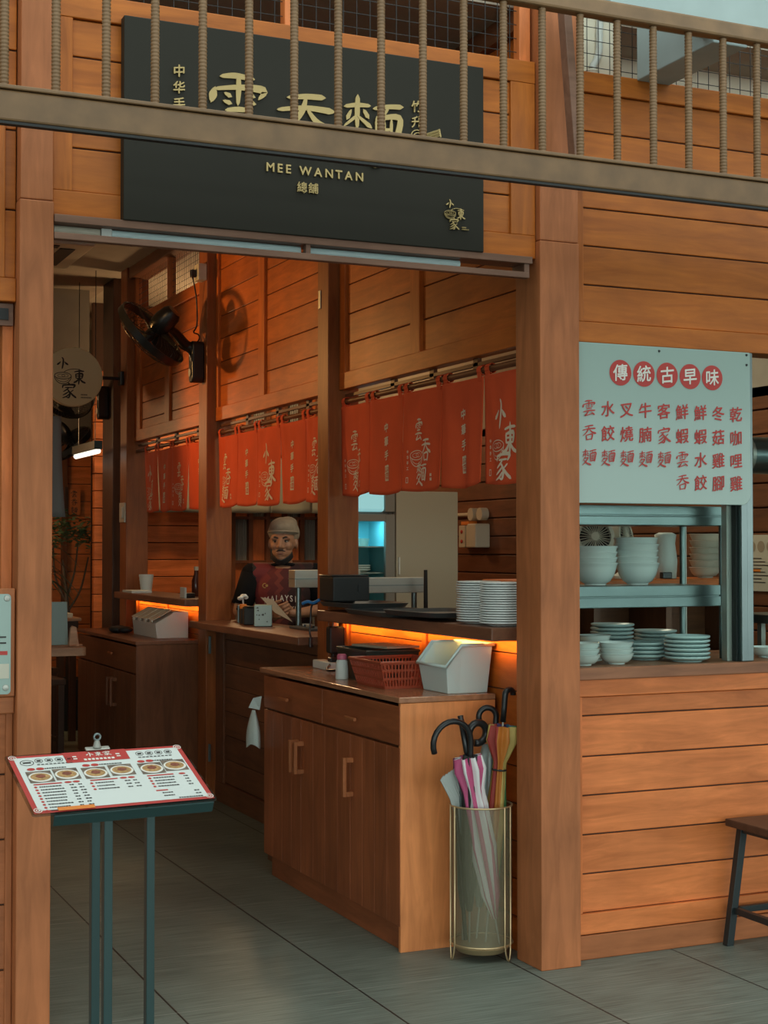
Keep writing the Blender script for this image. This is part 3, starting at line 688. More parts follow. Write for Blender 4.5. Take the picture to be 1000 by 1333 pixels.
for x, c in zip(cx5, '傳統古早味'):
    m = MB(); discp(m, F, x, 2.143, .0475, 32); d = m.build('red_disc', 'red_print', mbd)
    m = MB(); put(m, c, F2, x - .033, 2.112, .064, off=.018, tilt=.12); m.build('character', 'white_print', d)
colx = [1.948, 2.029, 2.11, 2.192, 2.274, 2.356, 2.439, 2.521, 2.603]; rowz = [2.01, 1.92, 1.832, 1.746]
for x, s in zip(colx, ['雲吞麵', '水餃麵', '叉燒麵', '牛腩麵', '客家麵', '鮮蝦雲吞', '鮮蝦水餃', '冬菇雞腳', '乾咖哩雞']):
    m = MB()
    for z, c in zip(rowz, s): put(m, c, F, x - .030, z - .032, .060, off=.016, tilt=.15)
    m.build('dish_name', 'red_print', mbd)
for x, z in ((2.255, 2.232), (2.655, 2.238), (2.655, 2.20)): m = MB().lathe([(0,0),(.005,0),(.004,.003),(0,.004)], m=Matrix.Translation((x, .0215, z)) @ Matrix.Rotation(R(90), 4, 'X'), n=10); m.build('screw', 'black', mbd)

# ================================================================== NORENS
def noren(loc_label, y_edges, z_top, z_bot, words, seed, rod_z, y_rod0, y_rod1, rod_label):
    rd = thing('curtain_rod', rod_label, 'curtain rod', (1.80, (y_rod0+y_rod1)/2, rod_z), 'noren rods')
    MB().tube([(1.806, y_rod0, rod_z), (1.806, y_rod1, rod_z)], .013, 10).build('rod', 'darkY', rd, smooth=True)
    n = thing('noren_curtain', loc_label, 'curtain', (1.80, (y_rod0+y_rod1)/2, z_top), 'red norens')
    rnd = random.Random(seed)
    for i, (ya, yb) in enumerate(zip(y_edges, y_edges[1:])):
        ph = rnd.random()*6; amp = .006 + .006*rnd.random(); lean = (rnd.random()-.5)*.012; zb = z_bot + (rnd.random()-.5)*.012; curl = .012*rnd.random()
        def off(y, z, ya=ya, yb=yb, ph=ph, amp=amp, lean=lean, zb=zb):
            t = (ya - y) / (ya - yb); s = (z_top - z) / (z_top - zb)
            return 1.800 - .004 - (amp*(.35 + s)*(math.sin(t*6.0 + ph + s*1.2) + .5*math.sin(t*13 - ph)) + lean*s + .012*math.exp(-((t-.12-.25*s)/.09)**2)*(1-s)*.8)
        y0, y1 = ya - .0035, yb + .0035
        def fn(a, b, y0=y0, y1=y1, zb=zb, off=off, curl=curl):
            s = b; yy = y0 + (y1 - y0)*a; 
            yy += -.010*s*s*math.cos(a*PI)*.5
            z = z_top + (zb - z_top)*b - .010*math.sin(a*PI)*b + curl*(a**6)*b
            return Vector((off(y0 + (y1-y0)*a, z_top + (zb - z_top)*b), yy, z))
        p = MB().sheet(fn, 28, 24).build('cloth_panel', 'red_cloth', n, smooth='full', solid=.0025)
        for yy in (y0 - .03, y1 + .03):
            m = MB(); pts = []
            for q in range(11):
                a = -PI/2 + 2*PI*q/10 - .0
                pts.append((1.806 - .0185*math.cos(a), rod_z + .020*math.sin(a)))
            for (xa, za), (xb, zb2) in zip(pts, pts[1:]):
                vs = [m.bm.verts.new(v) for v in ((xa, yy-.016, za), (xa, yy+.016, za), (xb, yy+.016, zb2), (xb, yy-.016, zb2))]; m.bm.faces.new(vs)
            vs = [m.bm.verts.new(v) for v in ((1.79, yy-.016, rod_z-.01), (1.79, yy+.016, rod_z-.01), (1.795, yy+.016, z_top-.015), (1.795, yy-.016, z_top-.015))]; m.bm.faces.new(vs)
            m.build('hanging_loop', 'red_cloth', n, solid=.003)
        G = lambda u, v, off=off: Vector((off(u and -u, v) - .0035, -u, v))
        m = MB(); yc = -(ya + yb)/2
        w = words[i]
        if w == 'V':
            for k, c in enumerate('中華手工'): put(m, c, G, yc - .026, 2.035 - k*.062 - .02, .045, off=.03, tilt=.15)
            zb3 = 1.80
            for (a, b, c2, d) in ((-.022, .022, .068, .060), (-.022, .022, .006, -.002)): quadp(m, G, yc + a, yc + b, zb3 + d, zb3 + c2)
            quadp(m, G, yc - .022, yc - .016, zb3, zb3 + .066); quadp(m, G, yc + .016, yc + .022, zb3, zb3 + .066)
            put(m, '竹', G, yc - .014, zb3 + .034, .028, off=.03); put(m, '升', G, yc - .014, zb3 + .004, .028, off=.03)
        elif w == 'N':
            put(m, '雲', G, yc - .06, 1.955, .098, sx=.75); put(m, '吞', G, yc - .002, 1.862, .105, sx=.7); put(m, '麵', G, yc - .052, 1.765, .10, sx=.95)
            bowl_drawing(m, G, yc - .045, 1.895, .052, .0035)
            for k, c in enumerate('中华手工'): put(m, c, G, yc - .125, 1.905 - k*.024, .016, off=.03)
            quadp(m, G, yc - .128, yc - .112, 1.80, 1.803); quadp(m, G, yc - .128, yc - .112, 1.778, 1.781); quadp(m, G, yc - .128, yc - .125, 1.778, 1.803); quadp(m, G, yc - .115, yc - .112, 1.778, 1.803)
            for k, c in enumerate('總舖'): put(m, c, G, yc + .062, 1.80 - k*.018, .014, off=.03)
        else:
            put(m, '小', G, yc - .075, 1.955, .115, sx=.8); put(m, '東', G, yc - .005, 1.845, .13, sx=.75); put(m, '家', G, yc - .052, 1.755, .115, sx=.9)
            bowl_drawing(m, G, yc - .05, 1.89, .056, .0035)
            for k, c in enumerate('中华手工'): put(m, c, G, yc - .135, 1.905 - k*.024, .016, off=.03)
            quadp(m, G, yc - .137, yc - .12, 1.80, 1.803); quadp(m, G, yc - .137, yc - .12, 1.778, 1.781); quadp(m, G, yc - .137, yc - .134, 1.778, 1.803); quadp(m, G, yc - .123, yc - .12, 1.778, 1.803)
        t = m.build('lettering', 'cloth_print', p, local=False)
    return n
noren('nearest orange red noren, five panels, hung over the serving ledge with plates', [2.004, 1.654, 1.294, .909, .544, .19], 2.172, 1.748, 'NVNVL', 3, 2.198, .188, 2.004, 'dark wood rod of the nearest noren, over the plate ledge')
noren('middle orange red noren, hung over the counter where the man stands', [3.925, 3.56, 3.215, 2.852, 2.473, 2.155], 2.155, 1.737, 'NVLVN', 5, 2.185, 2.153, 3.945, 'dark wood rod of the middle noren, over the man')
noren('farthest red noren, hung behind the big wall fan', [5.60, 5.273, 4.91, 4.535, 4.12], 2.158, 1.745, 'LVNV', 9, 2.186, 4.113, 5.845, 'dark wood rod of the farthest noren')
gn = thing('noren_curtain', 'pale grey noren hanging at the back of the kitchen, behind the man', 'curtain', (2.9, 7.1, 2.25), 'red norens')
del gn['group']
for i in range(5):
    xa = 2.14 + i*.375
    MB().sheet(lambda a, b, xa=xa, i=i: Vector((xa + .368*a, 7.1 + .014*math.sin(a*7 + i*2)*(.4+b), 2.25 - (.462 + .006*math.sin(a*PI))*b)), 16, 10).build('cloth_panel', 'grey_cloth', gn, smooth='full', solid=.004)
MB().tube([(1.95, 7.1, 2.26), (4.05, 7.1, 2.26)], .014, 10).build('rod', 'darkX', gn, smooth=True)

# ================================================================== WALL FANS
def wall_fan(label, C, normal, mount, size, mount_dir=(-1, 0, 0), arm_mid=None):
    """C centre of the guard, normal = where it blows, mount = bottom centre of the bracket on the post"""
    C = Vector(C); nrm = Vector(normal).normalized(); mount = Vector(mount); md = Vector(mount_dir)
    f = thing('wall_fan', label, 'fan', mount, 'black wall fans')
    mt = Matrix.Translation(C) @ nrm.to_track_quat('Z', 'Y').to_matrix().to_4x4()
    Rr = size
    m = MB()
    for k in range(44):
        a = 2*PI*k/44
        m.tube([mt @ Vector((q*math.cos(a), q*math.sin(a), z)) for q, z in ((.05, .075), (Rr*.55, .068), (Rr*.9, .045), (Rr, .0))], .0013, 4, caps=False)
    for q, z in ((Rr*.4, .072), (Rr*.75, .059)): m.tube([mt @ Vector((q*math.cos(2*PI*i/40), q*math.sin(2*PI*i/40), z)) for i in range(40)], .0018, 5, closed=True)
    m.lathe([(0, .082), (.05, .08), (.055, .072), (0, .07)], m=mt, n=20)
    m.build('front_guard', 'black', f)
    m = MB()
    for k in range(44):
        a = 2*PI*k/44
        m.tube([mt @ Vector((q*math.cos(a), q*math.sin(a), z)) for q, z in ((.06, -.07), (Rr*.6, -.062), (Rr*.92, -.045), (Rr, -.0))], .0013, 4, caps=False)
    m.build('rear_guard', 'black', f)
    m = MB()
    m.lathe([(Rr - .004, -.022), (Rr + .006, -.022), (Rr + .006, .022), (Rr - .004, .022), (Rr - .004, -.022)], m=mt, n=48)
    m.build('guard_ring', 'black', f, smooth=True)
    m = MB()
    for k in range(3):
        a0 = 2*PI*k/3
        def fn(u, v, a0=a0):
            q = .035 + (Rr - .055)*u; a = a0 + (v - .5)*(1.25 - .35*u) + .25*u
            return mt @ Vector((q*math.cos(a), q*math.sin(a), (v - .5)*.05))
        m.sheet(fn, 10, 8)
    m.build('blades', 'black_matte', f, smooth='full', solid=.003)
    m = MB(); m.lathe([(0, .05), (.03, .048), (.035, .02), (.035, -.03), (0, -.03)], m=mt, n=20); m.build('hub', 'black', f, smooth=True)
    m = MB(); m.lathe([(0, -.03), (.052, -.04), (.066, -.07), (.068, -.12), (.06, -.175), (.045, -.20), (0, -.205)], m=mt, n=26); m.build('motor_housing', 'black', f, smooth=True)
    top = mt @ Vector((0, 0, -.12)); 
    elbow = mount + md*.11 + Vector((0, 0, .23)) if arm_mid is None else Vector(arm_mid)
    m = MB(); P = catmull([mount + md*.03 + Vector((0,0,.10)), mount + md*.055 + Vector((0, 0, .19)), elbow, (elbow + top)/2 - Vector((0,0,.0)), top - Vector((0,0,.03))], 6)
    m.tube(P, [.040 - .018*i/(len(P)-1) for i in range(len(P))], 12); m.build('arm', 'black', f, smooth=True)
    w = md.cross(Vector((0,0,1)))
    m = MB(); mm = Matrix((( md.x, w.x, 0, 0), (md.y, w.y, 0, 0), (0, 0, 1, 0), (0,0,0,1))); mm = Matrix.Translation(mount) @ mm
    m.prism(rr(-.042, .042, 0, .25, (.03, .03, .03, .03)), lambda u, v, d: mm @ Vector((d, u, v)), .075); m.build('bracket', 'black', f, bevel=.008, smooth=True)
    m = MB(); m.lathe([(.0, .0), (.020, 0), (.024, .006), (.016, .006), (0, .004)], m=mm @ Matrix.Translation((.0755, 0, .06)) @ Matrix.Rotation(R(90), 4, 'Y'), n=22); m.build('control_knob', 'steel_dull', f, smooth=True)
    return f
wall_fan('big black wall fan on the post over the counter', (1.385, 3.95, 2.755), (-.56, .50, -.64), (1.726, 4.03, 2.49), .235)
wall_fan('black wall fan partly hidden behind the round sign', (1.40, 6.35, 2.63), (-.45, -.55, -.65), (1.738, 6.46, 2.46), .21)
wall_fan('farthest black wall fan, tilted over the hanging lamps', (1.74, 7.75, 2.36), (.60, .15, -.75), (1.30, 7.9, 2.28), .20, (1, 0, 0), (1.46, 7.85, 2.52))
struct(bx(1.17, 1.30, 7.83, 7.97, 0, 3.5).build('trim_17', 'darkZ', bevel=.004), 'dark post in the dining room carrying the farthest fan', 'post')
# fan cable and junction box
t = thing('socket_box', 'pale grey plug box at the top of the fan post', 'socket', (1.73, 4.0, 3.10), 'plug boxes on the posts')
bx(1.675, 1.727, 3.95, 4.04, 3.10, 3.20).build('box', 'cream_plastic', t, bevel=.005); bx(1.64, 1.674, 3.985, 4.02, 3.12, 3.165).build('plug', 'black', t, bevel=.005)
o = MB().tube(catmull([(1.655, 4.0, 3.12), (1.69, 4.04, 3.0), (1.70, 4.06, 2.85), (1.68, 4.06, 2.80), (1.71, 4.06, 2.785), (1.69, 4.0, 2.74), (1.62, 4.0, 2.68), (1.56, 3.98, 2.70)], 8), .0045, 6).build('power_cable', 'black', smooth='full')
tag(o, 'black cord looping from the plug box to the big wall fan', 'cord')
o = bx(1.723, 1.727, 2.10, 2.13, 2.66, 2.75).build('door_latch', 'steel_dull', bevel=.002); tag(o, 'small metal latch plate high on the middle post', 'latch')
t = thing('wall_socket', 'wooden backed socket plate on the far post under the round sign', 'socket', (1.727, 5.93, 1.68), 'plug boxes on the posts')
bx(1.715, 1.727, 5.86, 6.0, 1.68, 1.82).build('plate', 'cream_plastic', t, bevel=.003); bx(1.708, 1.715, 5.88, 5.925, 1.71, 1.79).build('socket_face', 'white_plastic', t, bevel=.002)

# ================================================================== ROUND SIGN
rs_ = thing('hanging_sign', 'round cream sign with black brush characters on a black arm', 'sign', (1.365, 5.94, 2.71))
mt = Matrix.Translation((1.365, 5.96, 2.71)) @ Matrix.Rotation(R(90), 4, 'X')
MB().lathe([(0, -.03), (.205, -.03), (.21, -.025), (.21, .025), (.205, .03), (0, .03)], m=mt, n=56).build('disc', 'sign_cream', rs_, smooth=True)
MB().tube([(1.57, 5.96, 2.715), (1.70, 5.96, 2.715)], .012, 10).build('arm', 'black', rs_, smooth=True)
bx(1.700, 1.727, 5.92, 6.0, 2.665, 2.765).build('arm_plate', 'black', rs_, bevel=.006)
m = MB(); shop_logo(m, lambda u, v: Vector((u, 5.9285, v)), 1.345, 2.70, .28); m.build('emblem', 'ink', rs_)

# ================================================================== CABINETS
def cabinet(label, x0, x1, y0, y1, top, drawers, doors, pulls, dpulls, dz, gable, door_mat='cab'):
    """front faces -x"""
    c = thing('storage_cabinet', label, 'cabinet', ((x0+x1)/2, (y0+y1)/2, 0))
    m = MB(); m.box(x0 + .021, x1, y0 + .018, y1, .06, top - .022); m.build('carcass', 'dark' + 'Z', c)
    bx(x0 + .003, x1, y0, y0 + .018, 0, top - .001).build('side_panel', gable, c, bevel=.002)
    bx(x0 + .02, x0 + .03, y0 + .018, y1 - .06, 0, .098).build('toe_board', door_mat + 'Y', c, bevel=.002)
    bx(x0 - .004, x1, y0 - .003, y1 + .05, top, top + .021).build('top', 'ledge' if gable != 'gable' else 'cabtop', c, bevel=.003)
    for (a, b), pl in zip(drawers, dpulls):
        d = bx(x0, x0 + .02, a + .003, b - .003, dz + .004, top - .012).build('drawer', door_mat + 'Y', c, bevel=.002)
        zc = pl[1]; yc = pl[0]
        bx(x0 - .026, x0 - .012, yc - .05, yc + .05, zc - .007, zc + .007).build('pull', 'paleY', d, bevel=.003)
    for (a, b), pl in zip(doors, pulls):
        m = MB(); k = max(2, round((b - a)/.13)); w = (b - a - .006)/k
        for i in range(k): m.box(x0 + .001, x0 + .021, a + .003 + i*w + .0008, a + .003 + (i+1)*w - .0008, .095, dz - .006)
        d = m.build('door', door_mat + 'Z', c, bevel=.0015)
        if pl:
            y, za, zb, s = pl; m = MB()
            m.box(x0 - .045, x0 - .03, y - .009, y + .009, za, zb); m.box(x0 - .03, x0, y - .009, y + .009, za, za + .02); m.box(x0 - .03, x0, y - .009, y + .009, zb - .02, zb)
            m.build('handle', 'paleZ' if door_mat == 'cab' else 'darkZ', d, bevel=.003)
    return c
M['cabtop'] = wood('cabinet_top_wood', (.30, .13, .065), (.44, .20, .105), 'Y', rough=.22)
cabinet('wooden cabinet beside the umbrella stand, bins and baskets on top', 1.376, 1.778, .425, 1.93, .921, [(.425, 1.20), (1.20, 1.93)], [(.425, .90), (.90, 1.45), (1.45, 1.93)],
        [(.872, .51, .665, 1), (1.42, .525, .665, 1), (1.482, .525, .665, 1)], [(.855, .822), (1.62, .828)], .76, 'gable')
cabinet('dark wooden cabinet at the back, under the white lidded cutlery box', 1.376, 1.778, 4.222, 5.80, .912, [(4.222, 5.80)], [(4.222, 4.75), (4.75, 5.28), (5.28, 5.80)],
        [(4.70, .50, .68, 1), (4.80, .50, .68, 1), None], [(4.80, .83)], .735, 'darkZ', 'dark')

# things on the near cabinet (top at z .942)
ZT = .9425
M['bin_white'] = plain('cool_white_plastic', (.56, .68, .66), .4)
bn = thing('plastic_bin', 'open white plastic bin with a sloped front on the cabinet end', 'bin', (1.69, .64, ZT))
bn.location.z = ZT
BY = .705
def bin_body():
    # long axis along y, high at the wall side(+x), sloped mouth toward -x
    m = MB()
    bot = [(1.60, .475), (1.60, .80), (1.770, .80), (1.770, .475)]; T = .010
    z0, zl, zh = ZT, ZT + .105, ZT + .185
    out_b = [Vector((1.598, .47, z0)), Vector((1.598, .83, z0)), Vector((1.772, .83, z0)), Vector((1.772, .47, z0))]
    prof = []
    def ring(d, zs, base):
        return [Vector((1.585 + d, .455 + d, zs[0])), Vector((1.585 + d, .705 - d, zs[0])), Vector((1.648, .705 - d, zs[1])), Vector((1.783 - d, .705 - d, zs[1])), Vector((1.783 - d, .455 + d, zs[1])), Vector((1.648, .455 + d, zs[1]))]
    lo = [Vector((1.600, .475, z0)), Vector((1.600, .69, z0)), Vector((1.65, .69, z0)), Vector((1.770, .69, z0)), Vector((1.770, .475, z0)), Vector((1.65, .475, z0))]
    hi = ring(0, (zl, zh), 0); hi2 = ring(T, (zl, zh), 0); lo2 = [v + Vector((0, 0, .008)) + ((Vector((1.69, .58, z0)) - v).normalized())*.01 for v in lo]
    rings = [[m.bm.verts.new(v) for v in q] for q in (lo, hi, hi2, lo2)]
    for A, B in zip(rings, rings[1:]):
        for i in range(6): m.bm.faces.new((A[i], A[(i+1) % 6], B[(i+1) % 6], B[i]))
    m.bm.faces.new(rings[0][::-1]); m.bm.faces.new(rings[3])
    return m, hi
m, hi = bin_body(); m.build('body', 'bin_white', bn, bevel=.003)
m = MB(); m.tube([v + (v - Vector((1.69, .58, v.z))).normalized()*.004 for v in hi], .007, 8, closed=True); m.build('rim', 'bin_white', bn, smooth='full')
def basket(label, name, mat, pts_lo, pts_hi, z0, z1, slots=True, cols=16, rows=3):
    c = sum((Vector((*p, 0)) for p in pts_lo), Vector())/4; b = thing(name, label, 'basket', (c.x, c.y, z0))
    m = MB()
    lo = [Vector((*p, z0)) for p in pts_lo]; hi = [Vector((*p, z1)) for p in pts_hi]
    vs = [m.bm.verts.new(v) for v in lo]; m.bm.faces.new(vs)
    for i in range(4):
        a, b2, c2, d = lo[i], lo[(i+1) % 4], hi[(i+1) % 4], hi[i]
        L = (b2 - a).length; n = max(4, int(L/.012)) if slots else 1
        P = lambda u, v: a.lerp(b2, u).lerp(d.lerp(c2, u), v)
        def q(u0, u1, v0, v1): m.bm.faces.new([m.bm.verts.new(P(u, v)) for u, v in ((u0,v0),(u1,v0),(u1,v1),(u0,v1))])
        if not slots: q(0, 1, 0, 1); continue
        bands = [(0, .10), (.34, .42), (.66, .74), (.92, 1)]
        for v0, v1 in bands: q(0, 1, v0, v1)
        for v0, v1 in ((.10, .34), (.42, .66), (.74, .92)):
            for k in range(n + 1):
                u = k/n; q(max(0, u - .22/n), min(1, u + .22/n), v0, v1)
    m.build('body', mat, b, solid=.0025)
    m = MB(); m.tube(hi, .006, 8, closed=True); m.build('rim', mat, b)
    return b
basket('red brown slotted plastic basket between the white bin and the black tub', 'plastic_basket', 'red_plastic', [(1.46, .745), (1.46, 1.02), (1.69, 1.02), (1.69, .745)], [(1.432, .722), (1.432, 1.045), (1.72, 1.045), (1.72, .722)], ZT + .001, ZT + .105)
basket('black green plastic tub behind the red basket', 'plastic_tub', 'dkgreen_plastic', [(1.53, 1.07), (1.53, 1.36), (1.74, 1.36), (1.74, 1.07)], [(1.515, 1.055), (1.515, 1.375), (1.755, 1.375), (1.755, 1.055)], ZT + .001, ZT + .125, False)
tag(MB().obox((1.665, 1.20, ZT + .139), (.17, .26, .010), (0, 0, .2)).build('clipboard', 'brown_card', bevel=.002), 'brown clipboard lying across the black tub', 'clipboard')
m = MB()
def fn(a, b): return Vector((1.655 + .12*a, 1.43 + .16*b, ZT + .03 + .09*math.sin(PI*a)**.7*(.6 + .4*math.sin(b*5 + a*3)) ))
m.sheet(fn, 14, 14)
tag(m.build('cleaning_cloth', 'white_plastic', smooth='full', solid=.004), 'crumpled white cloth on the cabinet behind the bottle', 'cloth')
bt = thing('squeeze_bottle', 'white squeeze bottle with a pink cap on the cabinet', 'bottle', (1.485, 1.25, ZT))
MB().lathe([(0, 0), (.026, 0), (.028, .004), (.027, .04), (.024, .075), (.020, .082), (0, .082)], n=24).build('bottle_body', 'white_plastic', bt, smooth=True, local=True)
MB().lathe([(0, .083), (.021, .083), (.0215, .098), (.016, .106), (0, .107)], n=24).build('cap', 'pink', bt, smooth=True, local=True)
t = thing('power_strip', 'white power strip lying at the far end of the cabinet top', 'power strip', (1.62, 1.76, ZT))
bx(1.59, 1.65, 1.64, 1.86, ZT, ZT + .038).build('strip', 'white_plastic', t, bevel=.005); bx(1.60, 1.64, 1.66, 1.70, ZT + .039, ZT + .058).build('plug', 'black', t, bevel=.004)
tag(MB().tube(catmull([(1.60, 1.66, ZT + .03), (1.54, 1.55, ZT + .012), (1.57, 1.45, ZT + .02), (1.53, 1.39, ZT + .012), (1.60, 1.40, ZT + .02), (1.64, 1.48, ZT + .012)], 6), .006, 6).build('power_cable', 'black', smooth='full'), 'black cord coiled beside the white power strip', 'cord')
t = thing('soap_dispenser', 'black upright dispenser hung on the wall under the ledge', 'dispenser', (1.745, 1.965, .99))
bx(1.708, 1.784, 1.935, 1.99, 1.0, 1.125).build('body', 'black_matte', t, bevel=.008); bx(1.728, 1.764, 1.948, 1.978, .965, .999).build('nozzle', 'black', t, bevel=.005); bx(1.735, 1.76, 1.955, 1.972, 1.126, 1.152).build('neck', 'steel_dull', t)
# white bag hanging on the cabinet corner
m = MB(); cx, cy = 1.362, 1.985
def fn(a, b):
    w = .012 + .040*math.sin(min(1, b*1.15)*PI*.55); ang = a*2*PI
    return Vector((cx - .02 + w*.6*math.cos(ang) , cy + w*(1 + .12*math.sin(3*ang))*math.sin(ang) - .01, .745 - .165*b + .012*math.sin(ang*2)*b))
m.sheet(fn, 20, 10)
bg_ = thing('plastic_bag', 'small white plastic bag hanging from the far corner of the cabinet', 'bag', (1.36, 1.985, .58))
m.build('bag_body', 'bag_film', bg_, smooth='full'); 
m = MB()
vs = [m.bm.verts.new(v) for v in ((1.372, 1.975, .745), (1.325, 2.0, .755), (1.345, 1.99, .80), (1.378, 1.965, .81))]; m.bm.faces.new(vs); m.build('bag_ear', 'bag_film', bg_, solid=.002)

# ================================================================== THINGS ON THE SERVING LEDGE (top z 1.203)
ZL = 1.2035
def plate_mesh(r, h):
    return MB().lathe([(0, 0), (r*.6, 0), (r*.62, .002), (r*.93, h*.60), (r*.985, h*.66), (r, h*.80), (r*.985, h), (r*.95, h*.96), (r*.6, h*.38), (0, h*.35)], n=40)
def stack(first, n, x, y, z, dz, lab, jit=.002):
    for k in range(n):
        l = lab(k, n); loc = (x + random.uniform(-jit, jit), y + random.uniform(-jit, jit), z + k*dz)
        if k == 0 and first.get('fresh', False):
            first['fresh'] = False; first.location = loc; first['label'] = l
        else: 
            q = first.copy(); COL.objects.link(q); q.location = loc; q['label'] = l; q['fresh'] = False
pl = plate_mesh(.088, .016).build('dinner_plate', 'white_ceramic', smooth=True); tag(pl, 'x', 'plate', 'white plates on the serving ledge'); pl['fresh'] = True
stack(pl, 17, 1.775, .555, ZL + .001, .0093, lambda k, n: f'white plate, {nth(k, n)} of the taller left stack on the serving ledge')
stack(pl, 17, 1.775, .36, ZL + .001, .0093, lambda k, n: f'white plate, {nth(k, n)} of the stack on the ledge against the right post')
del pl['fresh']
def tray(label, x0, x1, y0, y1, z, rz=0):
    m = MB(); c = Vector(((x0+x1)/2, (y0+y1)/2, z)); a, b = (x1-x0)/2, (y1-y0)/2
    def loop(d, zz): return [m.bm.verts.new(Vector((u, v, zz))) for u, v in rr(-a + d, a - d, -b + d, b - d, (.05, .05, .05, .05), 5)]
    Rg = [loop(.014, 0), loop(.0, .020), loop(.008, .021), loop(.02, .006)]
    for A, B in zip(Rg, Rg[1:]):
        for i in range(len(A)): m.bm.faces.new((A[i], A[(i+1) % len(A)], B[(i+1) % len(A)], B[i]))
    m.bm.faces.new(Rg[0][::-1]); m.bm.faces.new(Rg[3])
    o = m.build('serving_tray', 'tray', smooth=True); o.location = c; o.rotation_euler.z = rz
    return tag(o, label, 'tray', 'grey trays on the serving ledge')
tray('dark grey tray nearest the plate stacks, lying over the other tray', 1.625, 1.975, .70, 1.16, ZL + .016, .06)
tray('dark grey tray in the middle of the ledge, beside the black box', 1.63, 1.97, 1.13, 1.62, ZL + .001, -.03)
tray('dark grey tray under the black box at the far end of the ledge', 1.66, 1.98, 1.60, 1.99, ZL + .022, .02)
bb = thing('receipt_printer', 'black box shaped printer on the far end of the ledge, before the middle post', 'printer', (1.80, 1.86, ZL + .044))
bx(1.675, 1.86, 1.815, 1.99, ZL + .045, ZL + .16).build('body', 'black_matte', bb, bevel=.006); bx(1.67, 1.858, 1.82, 1.985, ZL + .161, ZL + .168).build('lid', 'black', bb, bevel=.003)
bx(1.80, 1.812, 1.810, 1.8145, ZL + .09, ZL + .125).build('paper_slot', 'black', bb)
tag(MB().tube(catmull([(1.66, 1.95, ZL + .05), (1.64, 1.98, ZL + .035), (1.62, 2.0, ZL + .04), (1.60, 2.02, ZL + .03)], 6), .008, 8).build('network_cable', 'blue_plastic', smooth='full'), 'short blue cable beside the black printer', 'cable')
t = thing('power_cable', 'black cord with a hanging plug at the far end of the ledge', 'cord', (1.645, 2.02, 1.0))
MB().tube(catmull([(1.67, 1.98, ZL + .05), (1.645, 2.01, ZL + .02), (1.64, 2.015, 1.15), (1.635, 2.01, 1.10), (1.64, 2.01, 1.075)], 6), .005, 6).build('cord', 'black', t, smooth='full')
MB().obox((1.64, 2.01, 1.05), (.018, .018, .05)).build('plug', 'black', t, bevel=.004)

# ================================================================== THE MAN BEHIND THE COUNTER
def remeshed(m, name, mat, voxel, parent, smooth_it=4, mtx=None):
    if mtx is not None: m.bm.transform(mtx)
    me = bpy.data.meshes.new('tmp'); m.bm.to_mesh(me); m.bm.free()
    o = bpy.data.objects.new('tmp', me); COL.objects.link(o)
    r = o.modifiers.new('r', 'REMESH'); r.mode = 'VOXEL'; r.voxel_size = voxel; r.use_smooth_shade = True
    if smooth_it: k = o.modifiers.new('s', 'SMOOTH'); k.iterations = smooth_it; k.factor = .5
    dg = bpy.context.evaluated_depsgraph_get(); new = bpy.data.meshes.new_from_object(o.evaluated_get(dg))
    bpy.data.objects.remove(o); bpy.data.meshes.remove(me)
    new.materials.clear(); new.materials.append(M[mat] if isinstance(mat, str) else mat)
    out = bpy.data.objects.new(name, new); COL.objects.link(out); out.parent = parent; new.shade_smooth()
    return out
man = thing('person', 'man in a khaki cap and maroon zigzag jersey holding a card behind the counter', 'person', (2.16, 3.80, 0), rot=(0, 0, R(-22)))
HR = Matrix.Translation((0, .0, 1.42)) @ Matrix.Rotation(R(-8), 4, 'Z') @ Matrix.Rotation(R(3), 4, 'X') @ Matrix.Translation((0, 0, -1.42))
def H(p): return HR @ Vector(p)
b = MB(); hd = MB()
hd.ell((0, .012, 1.585), (.075, .094, .092)); hd.ell((0, -.012, 1.535), (.073, .080, .085)); hd.ell((0, -.028, 1.475), (.061, .060, .054))
hd.ell((0, -.062, 1.443), (.030, .026, .024)); hd.ell((-.038, -.058, 1.512), (.026, .026, .026)); hd.ell((.038, -.058, 1.512), (.026, .026, .026))
hd.cap((-.046, -.074, 1.560), (.046, -.074, 1.560), .014); hd.cap((0, -.090, 1.550), (0, -.106, 1.512), .009, .014); hd.ell((-.014, -.094, 1.506), (.011, .012, .009)); hd.ell((.014, -.094, 1.506), (.011, .012, .009))
hd.cap((-.020, -.084, 1.474), (.020, -.084, 1.474), .0085); hd.cap((-.016, -.083, 1.463), (.016, -.083, 1.463), .009)
for s in (-1, 1): hd.ell((s*.078, .012, 1.522), (.012, .022, .033), rot=(0, 0, s*.3))
hd.bm.transform(HR)
me = bpy.data.meshes.new('t'); hd.bm.to_mesh(me); b.bm.from_mesh(me); hd.bm.free()
b.cap((0, .018, 1.34), (0, .005, 1.45), .060, .054)
# torso, legs
b.ell((0, 0, 1.24), (.165, .105, .17)); b.ell((0, .0, 1.05), (.155, .10, .17)); b.ell((0, .005, .92), (.165, .11, .12)); b.cap((-.15, .01, 1.345), (.15, .01, 1.345), .06)
for s in (-1, 1):
    b.cap((s*.09, 0, .86), (s*.10, -.01, .48), .085, .058); b.cap((s*.10, -.01, .48), (s*.105, .02, .09), .055, .040); b.cap((s*.105, .03, .045), (s*.115, -.12, .035), .042, .036)
